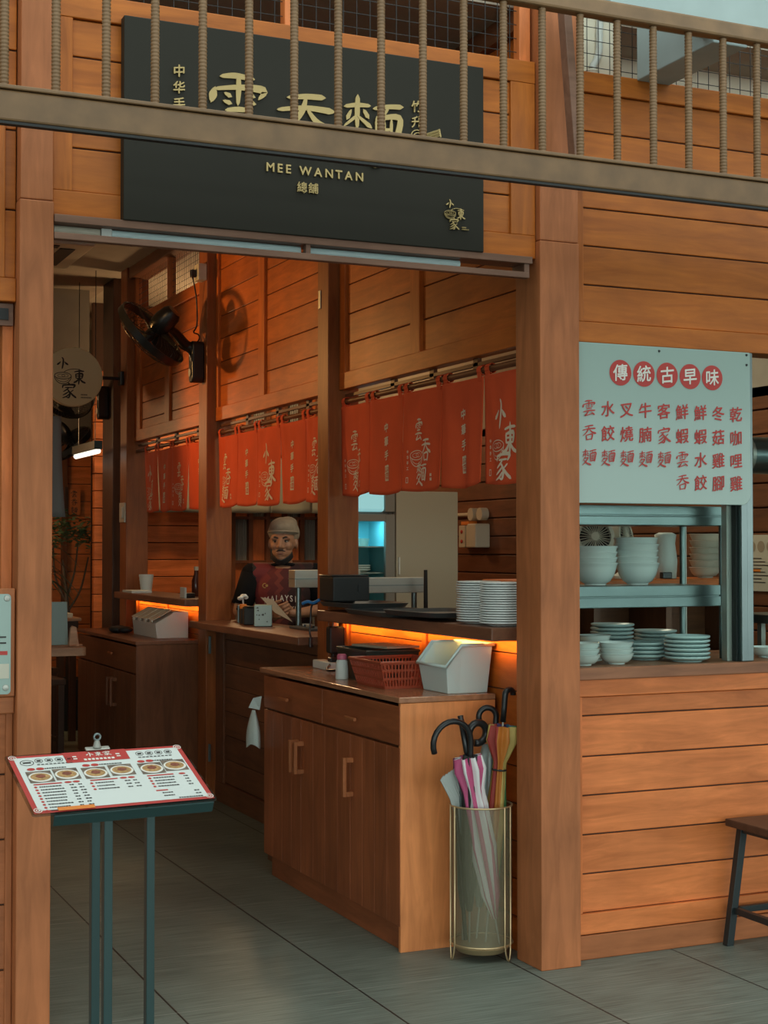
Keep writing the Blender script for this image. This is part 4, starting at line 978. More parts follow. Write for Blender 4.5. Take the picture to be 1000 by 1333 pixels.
# arms
WR, WL = Vector((-.085, -.245, 1.105)), Vector((.085, -.215, 1.115))
for s, el, wr in ((-1, Vector((-.255, -.03, 1.125)), WR), (1, Vector((.255, -.02, 1.13)), WL)):
    b.cap((s*.195, .01, 1.335), el, .054, .042); b.cap(el, wr, .042, .027)
def hand(mb, wr, fwd, up, side, curl=1.0):
    """wr wrist, fwd along the palm, up = back of the hand, side = thumb side"""
    fwd, up, side = (Vector(k).normalized() for k in (fwd, up, side))
    mb.cap(wr, wr + fwd*.03, .025, .026)
    for i in range(4): mb.cap(wr + fwd*.025 + side*(.018 - .012*i)*.6, wr + fwd*.085 + side*(.030 - .0195*i), .013, .011, 8)
    for i, L in enumerate((.072, .080, .075, .060)):
        p = wr + fwd*.088 + side*(.031 - .0205*i); d = fwd.copy(); rad = .0088
        for k, q in enumerate((.45, .32, .25)):
            ang = (.35 + .55*k)*curl; dd = (fwd*math.cos(ang) - up*math.sin(ang)).normalized(); n = p + dd*L*q
            mb.cap(p, n, rad, rad*.93, 8); p = n; rad *= .93
    p = wr + fwd*.03 + side*.022
    for dd, L, rr_ in ((side*.75 + fwd*.65 - up*.2, .038, .012), (side*.25 + fwd*.95 - up*.35, .030, .0105), (fwd*.95 - side*.1 - up*.4, .024, .0095)):
        n = p + dd.normalized()*L; mb.cap(p, n, rr_, rr_*.93, 8); p = n
hand(b, WL, (-.93, -.30, .06), (-.12, -.80, .55), (.1, -.35, .9))
hand(b, WR, (.75, -.55, .25), (-.35, -.75, -.3), (-.2, -.15, .95))
remeshed(b, 'body', 'skin', .0048, man, 2)
# jersey
def jersey_mat():
    m, nt, p = new_mat('zigzag_jersey'); N = nt.nodes.new; L = nt.links.new
    tc = N('ShaderNodeTexCoord'); sp = N('ShaderNodeSeparateXYZ'); L(tc.outputs['Object'], sp.inputs[0])
    pp = N('ShaderNodeMath'); pp.operation = 'PINGPONG'; pp.inputs[1].default_value = .030; L(sp.outputs['Z'], pp.inputs[0])
    ad = N('ShaderNodeMath'); ad.operation = 'MULTIPLY_ADD'; ad.inputs[1].default_value = .9; L(pp.outputs[0], ad.inputs[0]); L(sp.outputs['X'], ad.inputs[2])
    mr = N('ShaderNodeMapRange'); mr.inputs['From Min'].default_value = -.20; mr.inputs['From Max'].default_value = .24; L(ad.outputs[0], mr.inputs['Value'])
    rp = N('ShaderNodeValToRGB'); rp.color_ramp.interpolation = 'CONSTANT'; e = rp.color_ramp.elements
    cols = [(0, (.012, .012, .014)), (.10, (.15, .018, .020)), (.30, (.10, .013, .015)), (.40, (.16, .030, .022)), (.47, (.075, .012, .013)), (.58, (.030, .010, .011)), (.70, (.050, .013, .013)), (.76, (.022, .010, .011)), (.88, (.060, .018, .015)), (.92, (.02, .010, .011))]
    while len(e) < len(cols): e.new(.5)
    for i, (q, c) in enumerate(cols): e[i].position = q; e[i].color = (*c, 1)
    L(mr.outputs[0], rp.inputs[0]); L(rp.outputs[0], p.inputs['Base Color']); p.inputs['Roughness'].default_value = .8
    return m
j = MB()
j.ell((0, 0, 1.235), (.182, .122, .165)); j.ell((0, 0, 1.06), (.175, .122, .20)); j.ell((0, .005, .95), (.178, .124, .14)); j.cap((-.165, .01, 1.335), (.165, .01, 1.335), .077); j.ell((0, .01, 1.35), (.10, .075, .045))
shirt = remeshed(j, 'jersey', jersey_mat(), .008, man, 5)
for s, el in ((-1, Vector((-.255, -.03, 1.125))), (1, Vector((.255, -.02, 1.13)))):
    k = MB(); a = Vector((s*.180, .01, 1.335)); e_ = a.lerp(el, .86); k.ell(a, (.074,)*3, 10); k.tube([a, a.lerp(el, .5), e_], [.074, .068, .062], 20)
    k.build('sleeve', 'black_cloth', shirt, smooth='full', local=True)
k = MB(); pts = [(.078*math.cos(2*PI*i/36), .012 + .068*math.sin(2*PI*i/36), 1.385 - .018*math.cos(2*PI*i/36 + PI/2)*-1) for i in range(36)]
k.tube(pts, .010, 8, closed=True); k.build('collar', 'black_cloth', shirt, smooth='full', local=True)
# print on the chest, laid onto the cloth
bv = BVHTree.FromPolygons([v.co.copy() for v in shirt.data.vertices], [tuple(p.vertices) for p in shirt.data.polygons])
def onto(u, v):
    h = bv.ray_cast(Vector((u, -1, v)), Vector((0, 1, 0)))[0]
    return Vector((u, (h.y if h else -.1) - .0028, v))
m = MB()
for i, (c, a) in enumerate(zip('MALAYSIA', (0, .036, .068, .092, .122, .152, .180, .194))):
    put(m, c, lambda u, v, i=i: onto(u, v - 1.2*(u + .0)**2 + .012), -.108 + a, 1.172, .052, sx=.72, off=.012, brush=False)
m.build('country_name', 'white_print', shirt, local=True)
m = MB(); u = -.07
for c in 'NEGARAKU': u += put(m, c, lambda a, v: onto(a, v), u, 1.128, .034, sx=.8, off=.006, brush=False) + .003
m.build('motto', 'cloth_print', shirt, local=True)
m = MB(); ringp(m, onto, -.105, 1.275, .015, .005, 16, R(60), R(300)); discp(m, onto, -.093, 1.275, .008, 12); m.build('crest', 'gold', shirt, local=True)
# trousers
k = MB(); k.ell((0, .005, .90), (.172, .118, .12))
for s in (-1, 1): k.cap((s*.09, 0, .84), (s*.10, -.01, .46), .096, .075); k.cap((s*.10, -.01, .46), (s*.105, .02, .11), .074, .062)
remeshed(k, 'trousers', 'trouser', .011, man, 3)
for s in (-1, 1):
    k = MB(); k.ell((s*.112, -.035, .045), (.052, .135, .045)); k.build('shoe', 'black_matte', man, smooth='full', local=True)
# cap, hair, brows, eyes, moustache, mask
k = MB(); k.ell((0, .015, 1.620), (.084, .100, .062)); k.ell((0, .02, 1.595), (.088, .104, .045)); k.ell((-.058, .03, 1.592), (.036, .07, .050)); k.ell((.056, .045, 1.585), (.038, .07, .058)); k.ell((.02, .05, 1.64), (.06, .06, .045)); k.bm.transform(HR)
capo = remeshed(k, 'cap', 'hair_net', .007, man, 2)
k = MB(); pts = [H((.0875*math.sin(a), .012 - .105*math.cos(a), 1.590 + .012*math.cos(a))) for a in [2*PI*i/40 for i in range(40)]]; k.tube(pts, .0065, 8, closed=True); k.build('cap_band', 'hair_net', capo, smooth='full', local=True)
k = MB(); k.ell((0, .045, 1.54), (.076, .072, .065)); k.bm.transform(HR); k.build('hair', 'hair', man, smooth='full', local=True)
for s in (-1, 1):
    k = MB(); k.tube([H(p) for p in ((s*.014, -.0875, 1.561), (s*.032, -.0885, 1.567), (s*.054, -.074, 1.561))], [.004, .0052, .003], 6); k.build('eyebrow', 'hair', man, smooth='full', local=True)
    k = MB(); k.ell(H((s*.032, -.0755, 1.540)), (.0135, .009, .0068)); e0 = k.build('eye', 'eye_white', man, smooth='full', local=True)
    k = MB(); k.ell(H((s*.031 - .002, -.0825, 1.540)), (.0062, .0035, .0062)); k.build('iris', 'eye_dark', e0, smooth='full', local=True)
    k = MB(); k.tube([H(p) for p in ((s*.017, -.083, 1.541), (s*.031, -.0872, 1.5485), (s*.048, -.077, 1.543))], [.0022, .003, .002], 6); k.build('eyelid', 'hair', e0, smooth='full', local=True)
k = MB(); k.tube([H(p) for p in ((-.028, -.083, 1.481), (-.012, -.0935, 1.489), (.012, -.0935, 1.489), (.028, -.083, 1.481))], [.0025, .0042, .0042, .0025], 6); k.build('moustache', 'hair', man, smooth='full', local=True)
k = MB(); k.tube([H(p) for p in ((-.022, -.0885, 1.4685), (0, -.0935, 1.4685), (.022, -.0885, 1.4685))], [.002, .0052, .002], 8); k.build('lips', 'lip', man, smooth='full', local=True)
k = MB()
def fn(a, bb):
    t = (a - .5)*2.5; q = .066 + .004*bb; return H((q*math.sin(t), -.020 - (.070 - .020*bb)*math.cos(t), 1.430 - .032*bb + .062*abs(a - .5)**1.4*2))
k.sheet(fn, 24, 6); k.build('face_mask', 'black_matte', man, smooth='full', local=True, solid=.004)
card = MB(); cv = [Vector(p) for p in ((1.900, 3.465, 1.216), (1.978, 3.475, 1.202), (2.090, 3.455, 1.072), (1.976, 3.44, 1.128))]
a_ = [card.bm.verts.new(v) for v in cv]; card.bm.faces.new(a_)
tag(card.build('menu_card', 'brown_card', solid=.004), 'grey brown menu card held in the hands of the man', 'card')

# ================================================================== ON THE MIDDLE COUNTER (top z 1.066)
ZC = 1.0665
nb = thing('napkin_box', 'pale teal napkin box on the counter in front of the man', 'box', (1.82, 3.18, ZC))
MB().obox((1.815, 3.18, ZC + .060), (.098, .098, .118), (0, 0, R(-20))).build('body', 'frost', nb, bevel=.004)
m = MB(); rd = random.Random(11)
for i in range(9):
    a_, z_ = rd.uniform(-.036, .036), ZC + rd.uniform(.02, .105); w_ = rd.uniform(.003, .009)
    m.bm.faces.new([m.bm.verts.new(Vector((1.815, 3.18, 0)) + Matrix.Rotation(R(-20), 3, 'Z') @ Vector((a_ + u_*w_, -.0495, 0)) + Vector((0, 0, z_ + v_*.005))) for u_, v_ in ((-1, -.4), (1, -.8), (.6, .9))])
m.build('label_print', 'ink', nb)
ct = thing('card_terminal', 'black card machine beside the pale napkin box', 'card machine', (1.80, 3.37, ZC))
MB().obox((1.80, 3.37, ZC + .05), (.07, .12, .098), (0, 0, R(-15))).build('body', 'black_matte', ct, bevel=.006); MB().obox((1.79, 3.33, ZC + .1025), (.05, .05, .006)).build('screen', 'black', ct)
pt = thing('steel_holder', 'slim steel holder at the left end of the middle counter', 'holder', (1.81, 3.60, ZC))
bx(1.805, 1.825, 3.585, 3.615, ZC, ZC + .10).build('post', 'steel', pt, bevel=.003); MB().ell((1.802, 3.595, ZC + .08), (.005, .006, .006), 6).build('knob', 'black', pt)
bx(1.83, 1.855, 3.57, 3.65, ZC, ZC + .085).build('backing', 'black_matte', pt, bevel=.003)
fg = thing('flower_ornament', 'little white flower ornament on an orange foot above the counter', 'ornament', (1.80, 3.48, ZC))
bx(1.785, 1.82, 3.463, 3.498, ZC, ZC + .085).build('pillar', 'black_matte', fg, bevel=.003); bx(1.785, 1.818, 3.466, 3.498, ZC + .086, ZC + .112).build('foot', 'orange', fg, bevel=.003)
m = MB(); [m.ell((1.80 + .018*math.cos(k*1.26), 3.483 + .018*math.sin(k*1.26), ZC + .150 + .008*math.sin(k*2)), (.015, .015, .012), 6) for k in range(5)]; m.tube([(1.802, 3.483, ZC + .112), (1.80, 3.483, ZC + .145)], .005, 6)
m.build('flower', 'white_ceramic', fg, smooth='full')
pt = thing('pen_tray', 'low dark tray of small odds and ends at the near end of the middle counter', 'tray', (1.93, 2.75, ZC))
bx(1.87, 1.98, 2.60, 2.92, ZC, ZC + .014).build('tray_base', 'tray', pt, bevel=.003)
for i in range(5): MB().obox((1.90 + .012*i, 2.66 + .055*i, ZC + .021), (.012, .05, .012), (0, 0, .5*i)).build('trinket', 'steel_dull' if i % 2 else 'black', pt, bevel=.002)

def steel_stand(label, x0, x1, y, z0, z1, legs):
    s = thing('steel_stand', label, 'stand', ((x0+x1)/2, y, min(l[1] for l in legs)), 'steel stands on the counters')
    bx(x0, x1, y, y + .10, z0, z1).build('shelf_box', 'steel_dull', s, bevel=.003); bx(x0 - .002, x1 + .002, y - .002, y + .102, (z0+z1)/2 - .002, (z0+z1)/2 + .002).build('shelf_lip', 'steel', s)
    for x, zb in legs: MB().tube([(x, y + .05, zb), (x, y + .05, z0)], .015, 14).build('leg', 'steel', s, smooth=True)
wt = thing('kitchen_worktop', 'steel kitchen work table behind the serving ledge', 'table', (2.4, 2.3, 0))
bx(2.06, 2.70, 1.42, 3.15, .86, .90).build('top', 'steel', wt, bevel=.004)
for x in (2.1, 2.66):
    for y in (1.47, 3.1): bx(x - .02, x + .02, y - .02, y + .02, 0, .86).build('leg', 'steel_dull', wt)
steel_stand('steel stand before the beige freezer, on two round legs', 2.07, 2.425, 2.4, 1.266, 1.345, [(2.118, .9005), (2.39, .9005)])
steel_stand('steel stand in front of the arm of the man, on a round pole', 1.915, 2.30, 2.95, 1.283, 1.378, [(1.955, ZC), (2.25, .9005)])
tag(MB().tube([(2.415, 2.36, .905), (2.385, 2.30, 1.385)], [.014, .010], 8).build('stirring_stick', 'black_matte', smooth=True), 'dark stick leaning beside the steel stand', 'stick')

# fridge and freezer
fr_ = thing('display_fridge', 'glass doored drinks fridge glowing blue behind the counter', 'fridge', (2.82, 4.2, 0))
m = MB(); m.box(2.66, 2.69, 4.03, 4.36, .0, 1.93); m.box(2.955, 2.985, 4.03, 4.36, 0, 1.93); m.box(2.69, 2.955, 4.33, 4.36, 0, 1.93); m.box(2.69, 2.955, 4.03, 4.33, 0, .18); m.box(2.69, 2.955, 4.03, 4.33, 1.70, 1.93); m.build('cabinet', 'fridge_body', fr_, bevel=.004)
m = MB(); m.box(2.691, 2.70, 4.05, 4.32, .19, 1.69); m.box(2.945, 2.954, 4.05, 4.32, .19, 1.69); m.box(2.70, 2.945, 4.315, 4.328, .19, 1.69); m.build('liner', 'fridge_teal', fr_)
bx(2.665, 2.915, 3.99, 4.028, 1.725, 1.92).build('lit_header', 'fridge_head', fr_, bevel=.02)
bx(2.916, 2.984, 3.99, 4.028, 1.725, 1.92).build('control_panel', 'fridge_body', fr_, bevel=.003); MB().ell((2.948, 3.988, 1.85), (.012, .006, .012), 8).build('thermostat_knob', 'black', fr_)
d = MB(); d.box(2.66, 2.695, 3.99, 4.025, .15, 1.71); d.box(2.92, 2.985, 3.99, 4.025, .15, 1.71); d.box(2.695, 2.92, 3.99, 4.025, .15, .22); d.box(2.695, 2.92, 3.99, 4.025, 1.665, 1.71); dd = d.build('door_frame', 'fridge_body', fr_, bevel=.003)
bx(2.695, 2.92, 4.004, 4.010, .22, 1.665).build('pane', 'glass', dd)
for z in (1.10, 1.335, 1.50): bx(2.701, 2.944, 4.05, 4.31, z, z + .008).build('wire_shelf', 'steel_dull', fr_)
lamp('fridge_lamp', 'AREA', (2.82, 4.10, 1.68), 1.0, (.35, .85, 1), (0, 0, 0), .15, .06)
pl2 = plate_mesh(.075, .02).build('fridge_plate', 'white_ceramic', smooth=True); tag(pl2, 'x', 'plate', 'plates inside the fridge'); pl2['fresh'] = True
stack(pl2, 3, 2.80, 4.14, 1.344, .013, lambda k, n: f'white plate inside the blue fridge, {["lowest", "middle", "topmost"][k]} of three')
del pl2['fresh']
m = MB().lathe([(0, 0), (.045, 0), (.055, .05), (.05, .05), (.042, .006), (0, .006)], n=20); o = m.build('food_tub', 'frost', smooth=True); o.location = (2.84, 4.2, 1.509); tag(o, 'pale tub on the upper shelf inside the blue fridge', 'tub')
fz = thing('upright_freezer', 'tall plain beige freezer cabinet beside the blue fridge', 'freezer', (3.21, 4.3, 0))
bx(2.99, 3.43, 4.03, 4.65, 0, 1.86).build('cabinet', 'fridge_body', fz, bevel=.006); bx(2.992, 3.43, 3.99, 4.028, .06, 1.858).build('door', 'freezer', fz, bevel=.004); bx(3.005, 3.013, 3.975, 3.989, 1.33, 1.44).build('handle', 'white_plastic', fz)

# switch boxes on the kitchen wall
sb = thing('switch_box', 'pair of pale switch boxes with red switches on the kitchen wall', 'switch', (4.09, 5.05, 1.5), 'switch boxes on the kitchen wall')
for y in (5.16, 5.045):
    f_ = bx(4.03, 4.098, y - .10, y, 1.50, 1.66).build('box', 'cream_plastic', sb, bevel=.006)
    for z in (1.545, 1.615): MB().ell((4.028, y - .05, z), (.006, .018, .014), 8).build('red_switch', 'red_print', f_)
bx(4.03, 4.098, 5.0, 5.12, 1.665, 1.69).build('warning_label', 'orange', sb)
sb = thing('switch_box', 'single deeper pale switch box at the right of the pair on the kitchen wall', 'switch', (4.09, 4.86, 1.5), 'switch boxes on the kitchen wall')
bx(3.98, 4.098, 4.80, 4.93, 1.50, 1.67).build('box', 'cream_plastic', sb, bevel=.008)
cp = thing('conduit_pipe', 'pale conduit pipe with round boxes over the switch boxes', 'conduit', (4.07, 5.1, 1.70))
MB().tube([(4.08, 5.6, 1.74), (4.08, 4.95, 1.74)], .014, 10).build('pipe', 'cream_plastic', cp, smooth=True)
for y in (5.0, 4.86): MB().lathe([(0, 0), (.045, 0), (.045, .05), (.045, .056), (0, .056)], m=Matrix.Translation((4.098, y, 1.74)) @ Matrix.Rotation(R(-90), 4, 'Y'), n=24).build('round_box', 'cream_plastic', cp, smooth=True)

# ================================================================== BEHIND THE RIGHT WINDOW
w = sroot('window_4', (2.6, .05, 1.063), 'plate window with a steel mullion right of the post', 'window')
bx(1.90, 2.638, .046, .050, 1.064, 2.25).build('pane', 'glass', w); bx(2.698, 4.2, .046, .050, 1.064, 2.25).build('pane', 'glass', w)
m = MB(); m.box(2.639, 2.668, .036, .095, 1.064, 2.25); m.box(2.669, 2.697, .040, .095, 1.064, 2.25); m.build('mullion', 'steel', w, bevel=.003)
bx(2.605, 2.628, .085, .118, 1.064, 2.25).build('window_track', 'steel_dull', w); bx(2.629, 2.638, .06, .118, 1.064, 2.25).build('track_seal', 'black_matte', w)
rk = thing('steel_rack', 'two tier stainless rack holding bowls behind the window', 'rack', (2.33, .36, 1.064))
for z0, z1, x1 in ((1.585, 1.661, 2.712), (1.270, 1.353, 2.660)):
    zz = (z0 + z1)/2
    sh = bx(2.0, x1, .205, .52, z0, z1 - .001).build('shelf', 'steel', rk, bevel=.004)
    bx(1.999, x1 + .002, .197, .205, z0, zz - .002).build('lip', 'steel', sh, bevel=.003); bx(1.999, x1 + .002, .200, .205, zz + .002, z1).build('lip', 'steel', sh, bevel=.002)
for x, y in ((2.680, .215), (2.695, .50), (2.02, .535)): MB().tube([(x, y, 1.064), (x, y, 1.585)], .0125, 14).build('rack_post', 'steel', rk, smooth=True)
MB().tube([(2.735, .54, 1.064), (2.735, .54, 1.66)], .008, 10).build('rack_post', 'steel_dull', rk, smooth=True)
def bowl_mesh(r, h): return MB().lathe([(0, .004), (r*.42, .004), (r*.42, 0), (r*.47, 0), (r*.48, .006), (r*.66, h*.18), (r*.83, h*.44), (r*.925, h*.74), (r*.955, h*.90), (r*.995, h*.94), (r, h*.985), (r*.97, h), (r*.93, h*.92), (r*.86, h*.62), (r*.62, h*.22), (0, h*.12)], n=40)
bw = bowl_mesh(.0875, .088).build('noodle_bowl', 'white_ceramic', smooth=True); tag(bw, 'x', 'bowl', 'large white bowls on the steel rack'); bw['fresh'] = True
stack(bw, 5, 2.355, .325, 1.354, .0245, lambda k, n: f'large white bowl, {nth(k, n)} of the right stack on the steel rack', .003)
stack(bw, 4, 2.165, .325, 1.354, .0215, lambda k, n: f'large white bowl, {nth(k, n)} of the left stack on the steel rack', .003)
del bw['fresh']
sb_ = bowl_mesh(.066, .042).build('small_bowl', 'white_ceramic', smooth=True); tag(sb_, 'x', 'bowl', 'small white bowls on the window sill'); sb_['fresh'] = True
stack(sb_, 3, 2.139, .14, 1.0635, .020, lambda k, n: f'small white bowl, {nth(k, n)} of the front stack beside the blue rimmed plates')
stack(sb_, 3, 1.991, .14, 1.0635, .021, lambda k, n: f'small white bowl, {nth(k, n)} of the stack against the post')
stack(sb_, 4, 2.16, .33, 1.0635, .019, lambda k, n: f'small white bowl, {nth(k, n)} of the stack behind the front bowls')
stack(sb_, 1, 2.92, .45, 1.0635, .02, lambda k, n: 'small white bowl just right of the steel mullion, set back')
stack(sb_, 1, 2.88, .20, 1.0635, .02, lambda k, n: 'small white bowl right of the steel mullion, near the glass')
del sb_['fresh']
def patt_plate():
    m, nt, p = new_mat('patterned_plate'); N = nt.nodes.new; L = nt.links.new
    tc = N('ShaderNodeTexCoord'); v = N('ShaderNodeTexVoronoi'); v.inputs['Scale'].default_value = 17; L(tc.outputs['Object'], v.inputs['Vector'])
    sp = N('ShaderNodeSeparateXYZ'); L(v.outputs['Color'], sp.inputs[0])
    lt = N('ShaderNodeMath'); lt.operation = 'LESS_THAN'; lt.inputs[1].default_value = .33; L(v.outputs['Distance'], lt.inputs[0])
    gt = N('ShaderNodeMath'); gt.operation = 'GREATER_THAN'; gt.inputs[1].default_value = .62; L(sp.outputs[0], gt.inputs[0])
    mu = N('ShaderNodeMath'); mu.operation = 'MULTIPLY'; L(lt.outputs[0], mu.inputs[0]); L(gt.outputs[0], mu.inputs[1])
    rp = N('ShaderNodeValToRGB'); rp.color_ramp.interpolation = 'CONSTANT'; rp.color_ramp.elements[0].color = (.03, .04, .06, 1); rp.color_ramp.elements[1].color = (.32, .05, .04, 1); rp.color_ramp.elements[1].position = .55; L(sp.outputs[1], rp.inputs[0])
    mx = N('ShaderNodeMix'); mx.data_type = 'RGBA'; L(mu.outputs[0], mx.inputs['Factor']); mx.inputs[6].default_value = (.50, .62, .62, 1); L(rp.outputs[0], mx.inputs[7]); L(mx.outputs[2], p.inputs['Base Color'])
    p.inputs['Roughness'].default_value = .2; return m
M['patt'] = patt_plate()
pp_ = MB().lathe([(0, 0), (.055, 0), (.056, .003), (.080, .0105), (.0865, .014), (.088, .0185), (.086, .0215), (.078, .015), (.05, .006), (0, .006)], n=40).build('patterned_plate', 'patt', smooth=True); tag(pp_, 'x', 'plate', 'patterned plates on the window sill'); pp_['fresh'] = True
stack(pp_, 6, 2.462, .145, 1.0635, .0157, lambda k, n: f'pale blue patterned plate, {nth(k, n)} of the right front stack')
stack(pp_, 4, 2.373, .30, 1.0635, .0157, lambda k, n: f'pale blue patterned plate, {nth(k, n)} of the middle stack')
stack(pp_, 8, 2.352, .50, 1.0635, .0157, lambda k, n: f'pale blue patterned plate, {nth(k, n)} of the tall rear stack on the left')
stack(pp_, 6, 2.574, .52, 1.0635, .0157, lambda k, n: f'pale blue patterned plate, {nth(k, n)} of the rear stack beside the rack posts')
del pp_['fresh']
kc = thing('kitchen_counter', 'kitchen counter with a raised shelf behind the window', 'counter', (2.9, .95, 0))
bx(1.95, 4.05, .66, 1.34, .0, .86).build('body', 'darkX', kc); bx(1.93, 4.06, .65, 1.35, .86, .90).build('top', 'darkX', kc, bevel=.004)
bx(2.2, 3.42, 1.0, 1.33, 1.325, 1.358).build('raised_shelf', 'wallX', kc, bevel=.004); bx(2.2, 3.42, 1.30, 1.33, .90, 1.325).build('back_board', 'darkX', kc)
for x in (2.2, 2.58, 2.96, 3.39): bx(x, x + .03, 1.0, 1.30, .90, 1.325).build('upright', 'darkZ', kc)
def desk_fan(label, x, y, z, rz):
    f = thing('desk_fan', label, 'fan', (x, y, z), 'small desk fans', (0, 0, rz))
    MB().lathe([(0, 0), (.055, 0), (.055, .012), (.02, .022), (.013, .03), (.013, .11), (0, .11)], n=22).build('foot', 'cream_plastic', f, smooth=True, local=True)
    mt = Matrix.Translation((0, 0, .185)) @ Matrix.Rotation(R(80), 4, 'X')
    MB().lathe([(.07, .03), (.086, .03), (.088, -.03), (.06, -.055), (0, -.06)], m=mt, n=32).build('housing', 'cream_plastic', f, smooth=True, local=True)
    m = MB(); [m.tube([mt @ Vector((q*math.cos(a), q*math.sin(a), .034)) for q in (.018, .075)], .0016, 4) for a in [2*PI*i/30 for i in range(30)]]; m.lathe([(0, .038), (.018, .037), (.018, .03), (0, .03)], m=mt, n=16); m.build('grille', 'cream_plastic', f, local=True)
    m = MB(); [m.sheet(lambda u, v, a=2*PI*i/5: mt @ Vector(((.015 + .053*u)*math.cos(a + v*.9), (.015 + .053*u)*math.sin(a + v*.9), -.02 + .02*v)), 4, 4) for i in range(5)]; m.build('blades', 'black_matte', f, local=True, solid=.002)
desk_fan('small cream desk fan behind the left bowls, facing the glass', 2.655, 1.11, 1.359, R(-28)); desk_fan('second small cream desk fan, turned right behind the right bowls', 2.83, 1.17, 1.359, R(35))
m = MB().lathe([(0, 0), (.05, 0), (.055, .08), (.045, .16), (.05, .20), (.03, .21), (0, .205)], n=18); o = m.build('plastic_bag', 'bag_film', smooth='full'); o.location = (3.04, 1.12, 1.359); tag(o, 'pale upright plastic bag on the raised kitchen shelf', 'bag')
cs = bowl_mesh(.075, .05); o = cs.build('takeaway_tub', 'milky', smooth=True); o.location = (3.285, 1.15, 1.359); tag(o, 'x', 'tub', 'takeaway tubs on the raised shelf'); o['fresh'] = True
stack(o, 6, 3.285, 1.15, 1.359, .031, lambda k, n: f'milky takeaway tub, {nth(k, n)} of the stack on the raised kitchen shelf'); del o['fresh']
tag(MB().obox((2.98, 1.03, 1.374), (.05, .03, .03)).build('binder_clip', 'black', bevel=.004), 'small black clip at the edge of the raised kitchen shelf', 'clip')
ps = thing('wall_poster', 'small pale menu poster on the kitchen wall behind the window', 'poster', (4.09, 1.72, 1.27))
bx(4.088, 4.098, 1.50, 1.885, 1.27, 1.567).build('sheet', 'cream_plastic', ps)
G = lambda u, v: Vector((4.0865, 1.885 - u, v))
m = MB(); [discp(m, G, .05 + .075*i, 1.505, .030, 16, .030) for i in range(4)]; m.build('food_pictures', 'brown_card', ps)
m = MB(); [quadp(m, G, .04, .13 + .03*(i % 3), 1.44 - .018*i, 1.445 - .018*i) for i in range(8)]; [quadp(m, G, .22, .24 + .05*(i % 2), 1.44 - .018*i, 1.445 - .018*i) for i in range(8)]; m.build('text_lines', 'ink', ps)
m = MB(); quadp(m, G, .05, .12, 1.37, 1.385); m.build('orange_label', 'orange', ps)
dk = thing('exhaust_duct', 'round stainless duct high on the kitchen wall behind the window', 'duct', (3.5, .9, 1.9))
MB().tube([(2.9, .9, 1.92), (4.098, .9, 1.92)], .085, 24).build('pipe', 'steel', dk, smooth=True)
for x in (2.93, 3.3, 3.7): MB().tube([(x, .9, 1.92), (x + .02, .9, 1.92)], .090, 24).build('band', 'steel_dull', dk, smooth=True)
sr = thing('steel_shelf', 'low stainless shelf at the far right of the kitchen counter', 'shelf', (3.75, 1.0, .9))
bx(3.46, 4.04, .85, 1.2, 1.15, 1.19).build('board', 'steel', sr, bevel=.003)
for x in (3.5, 4.0): bx(x - .012, x + .012, 1.0, 1.03, .9005, 1.15).build('leg', 'steel_dull', sr)

# ================================================================== UMBRELLA STAND
us = thing('umbrella_stand', 'tall round brass mesh umbrella stand beside the right post', 'umbrella stand', (1.630, .262, 0))
MB().lathe([(.113, .055), (.113, .555)], n=56).build('mesh_wall', 'mesh', us, smooth=True, local=True)
MB().lathe([(0, .025), (.09, .027), (.112, .05), (.108, .056), (0, .04)], n=48).build('pan', 'gold_wire', us, smooth=True, local=True)
for z, r_ in ((.557, .114), (.058, .1145)): MB().tube([(r_*math.cos(2*PI*i/56), r_*math.sin(2*PI*i/56), z) for i in range(56)], .0035, 8, closed=True).build('hoop', 'gold_wire', us, smooth='full', local=True)
for a in (-62, 58, 178):
    pts = []
    for s in (-9, 9): 
        c_, s_ = math.cos(R(a + s)), math.sin(R(a + s)); pts.append((.117*c_, .117*s_))
    c_, s_ = math.cos(R(a)), math.sin(R(a))
    P = [(pts[0][0], pts[0][1], .557), (pts[0][0], pts[0][1], .06)] + [((.117 + .004*math.sin(t*PI))*c_ + (pts[0][0]*(1-t) + pts[1][0]*t - .117*c_)*1.0, (.117 + .004*math.sin(t*PI))*s_ + (pts[0][1]*(1-t) + pts[1][1]*t - .117*s_), .06 - .057*math.sin(t*PI)**.6) for t in (.12, .3, .5, .7, .88)] + [(pts[1][0], pts[1][1], .06), (pts[1][0], pts[1][1], .557)]
    MB().tube(P, .0032, 8).build('hairpin_leg', 'gold_wire', us, smooth='full', local=True)
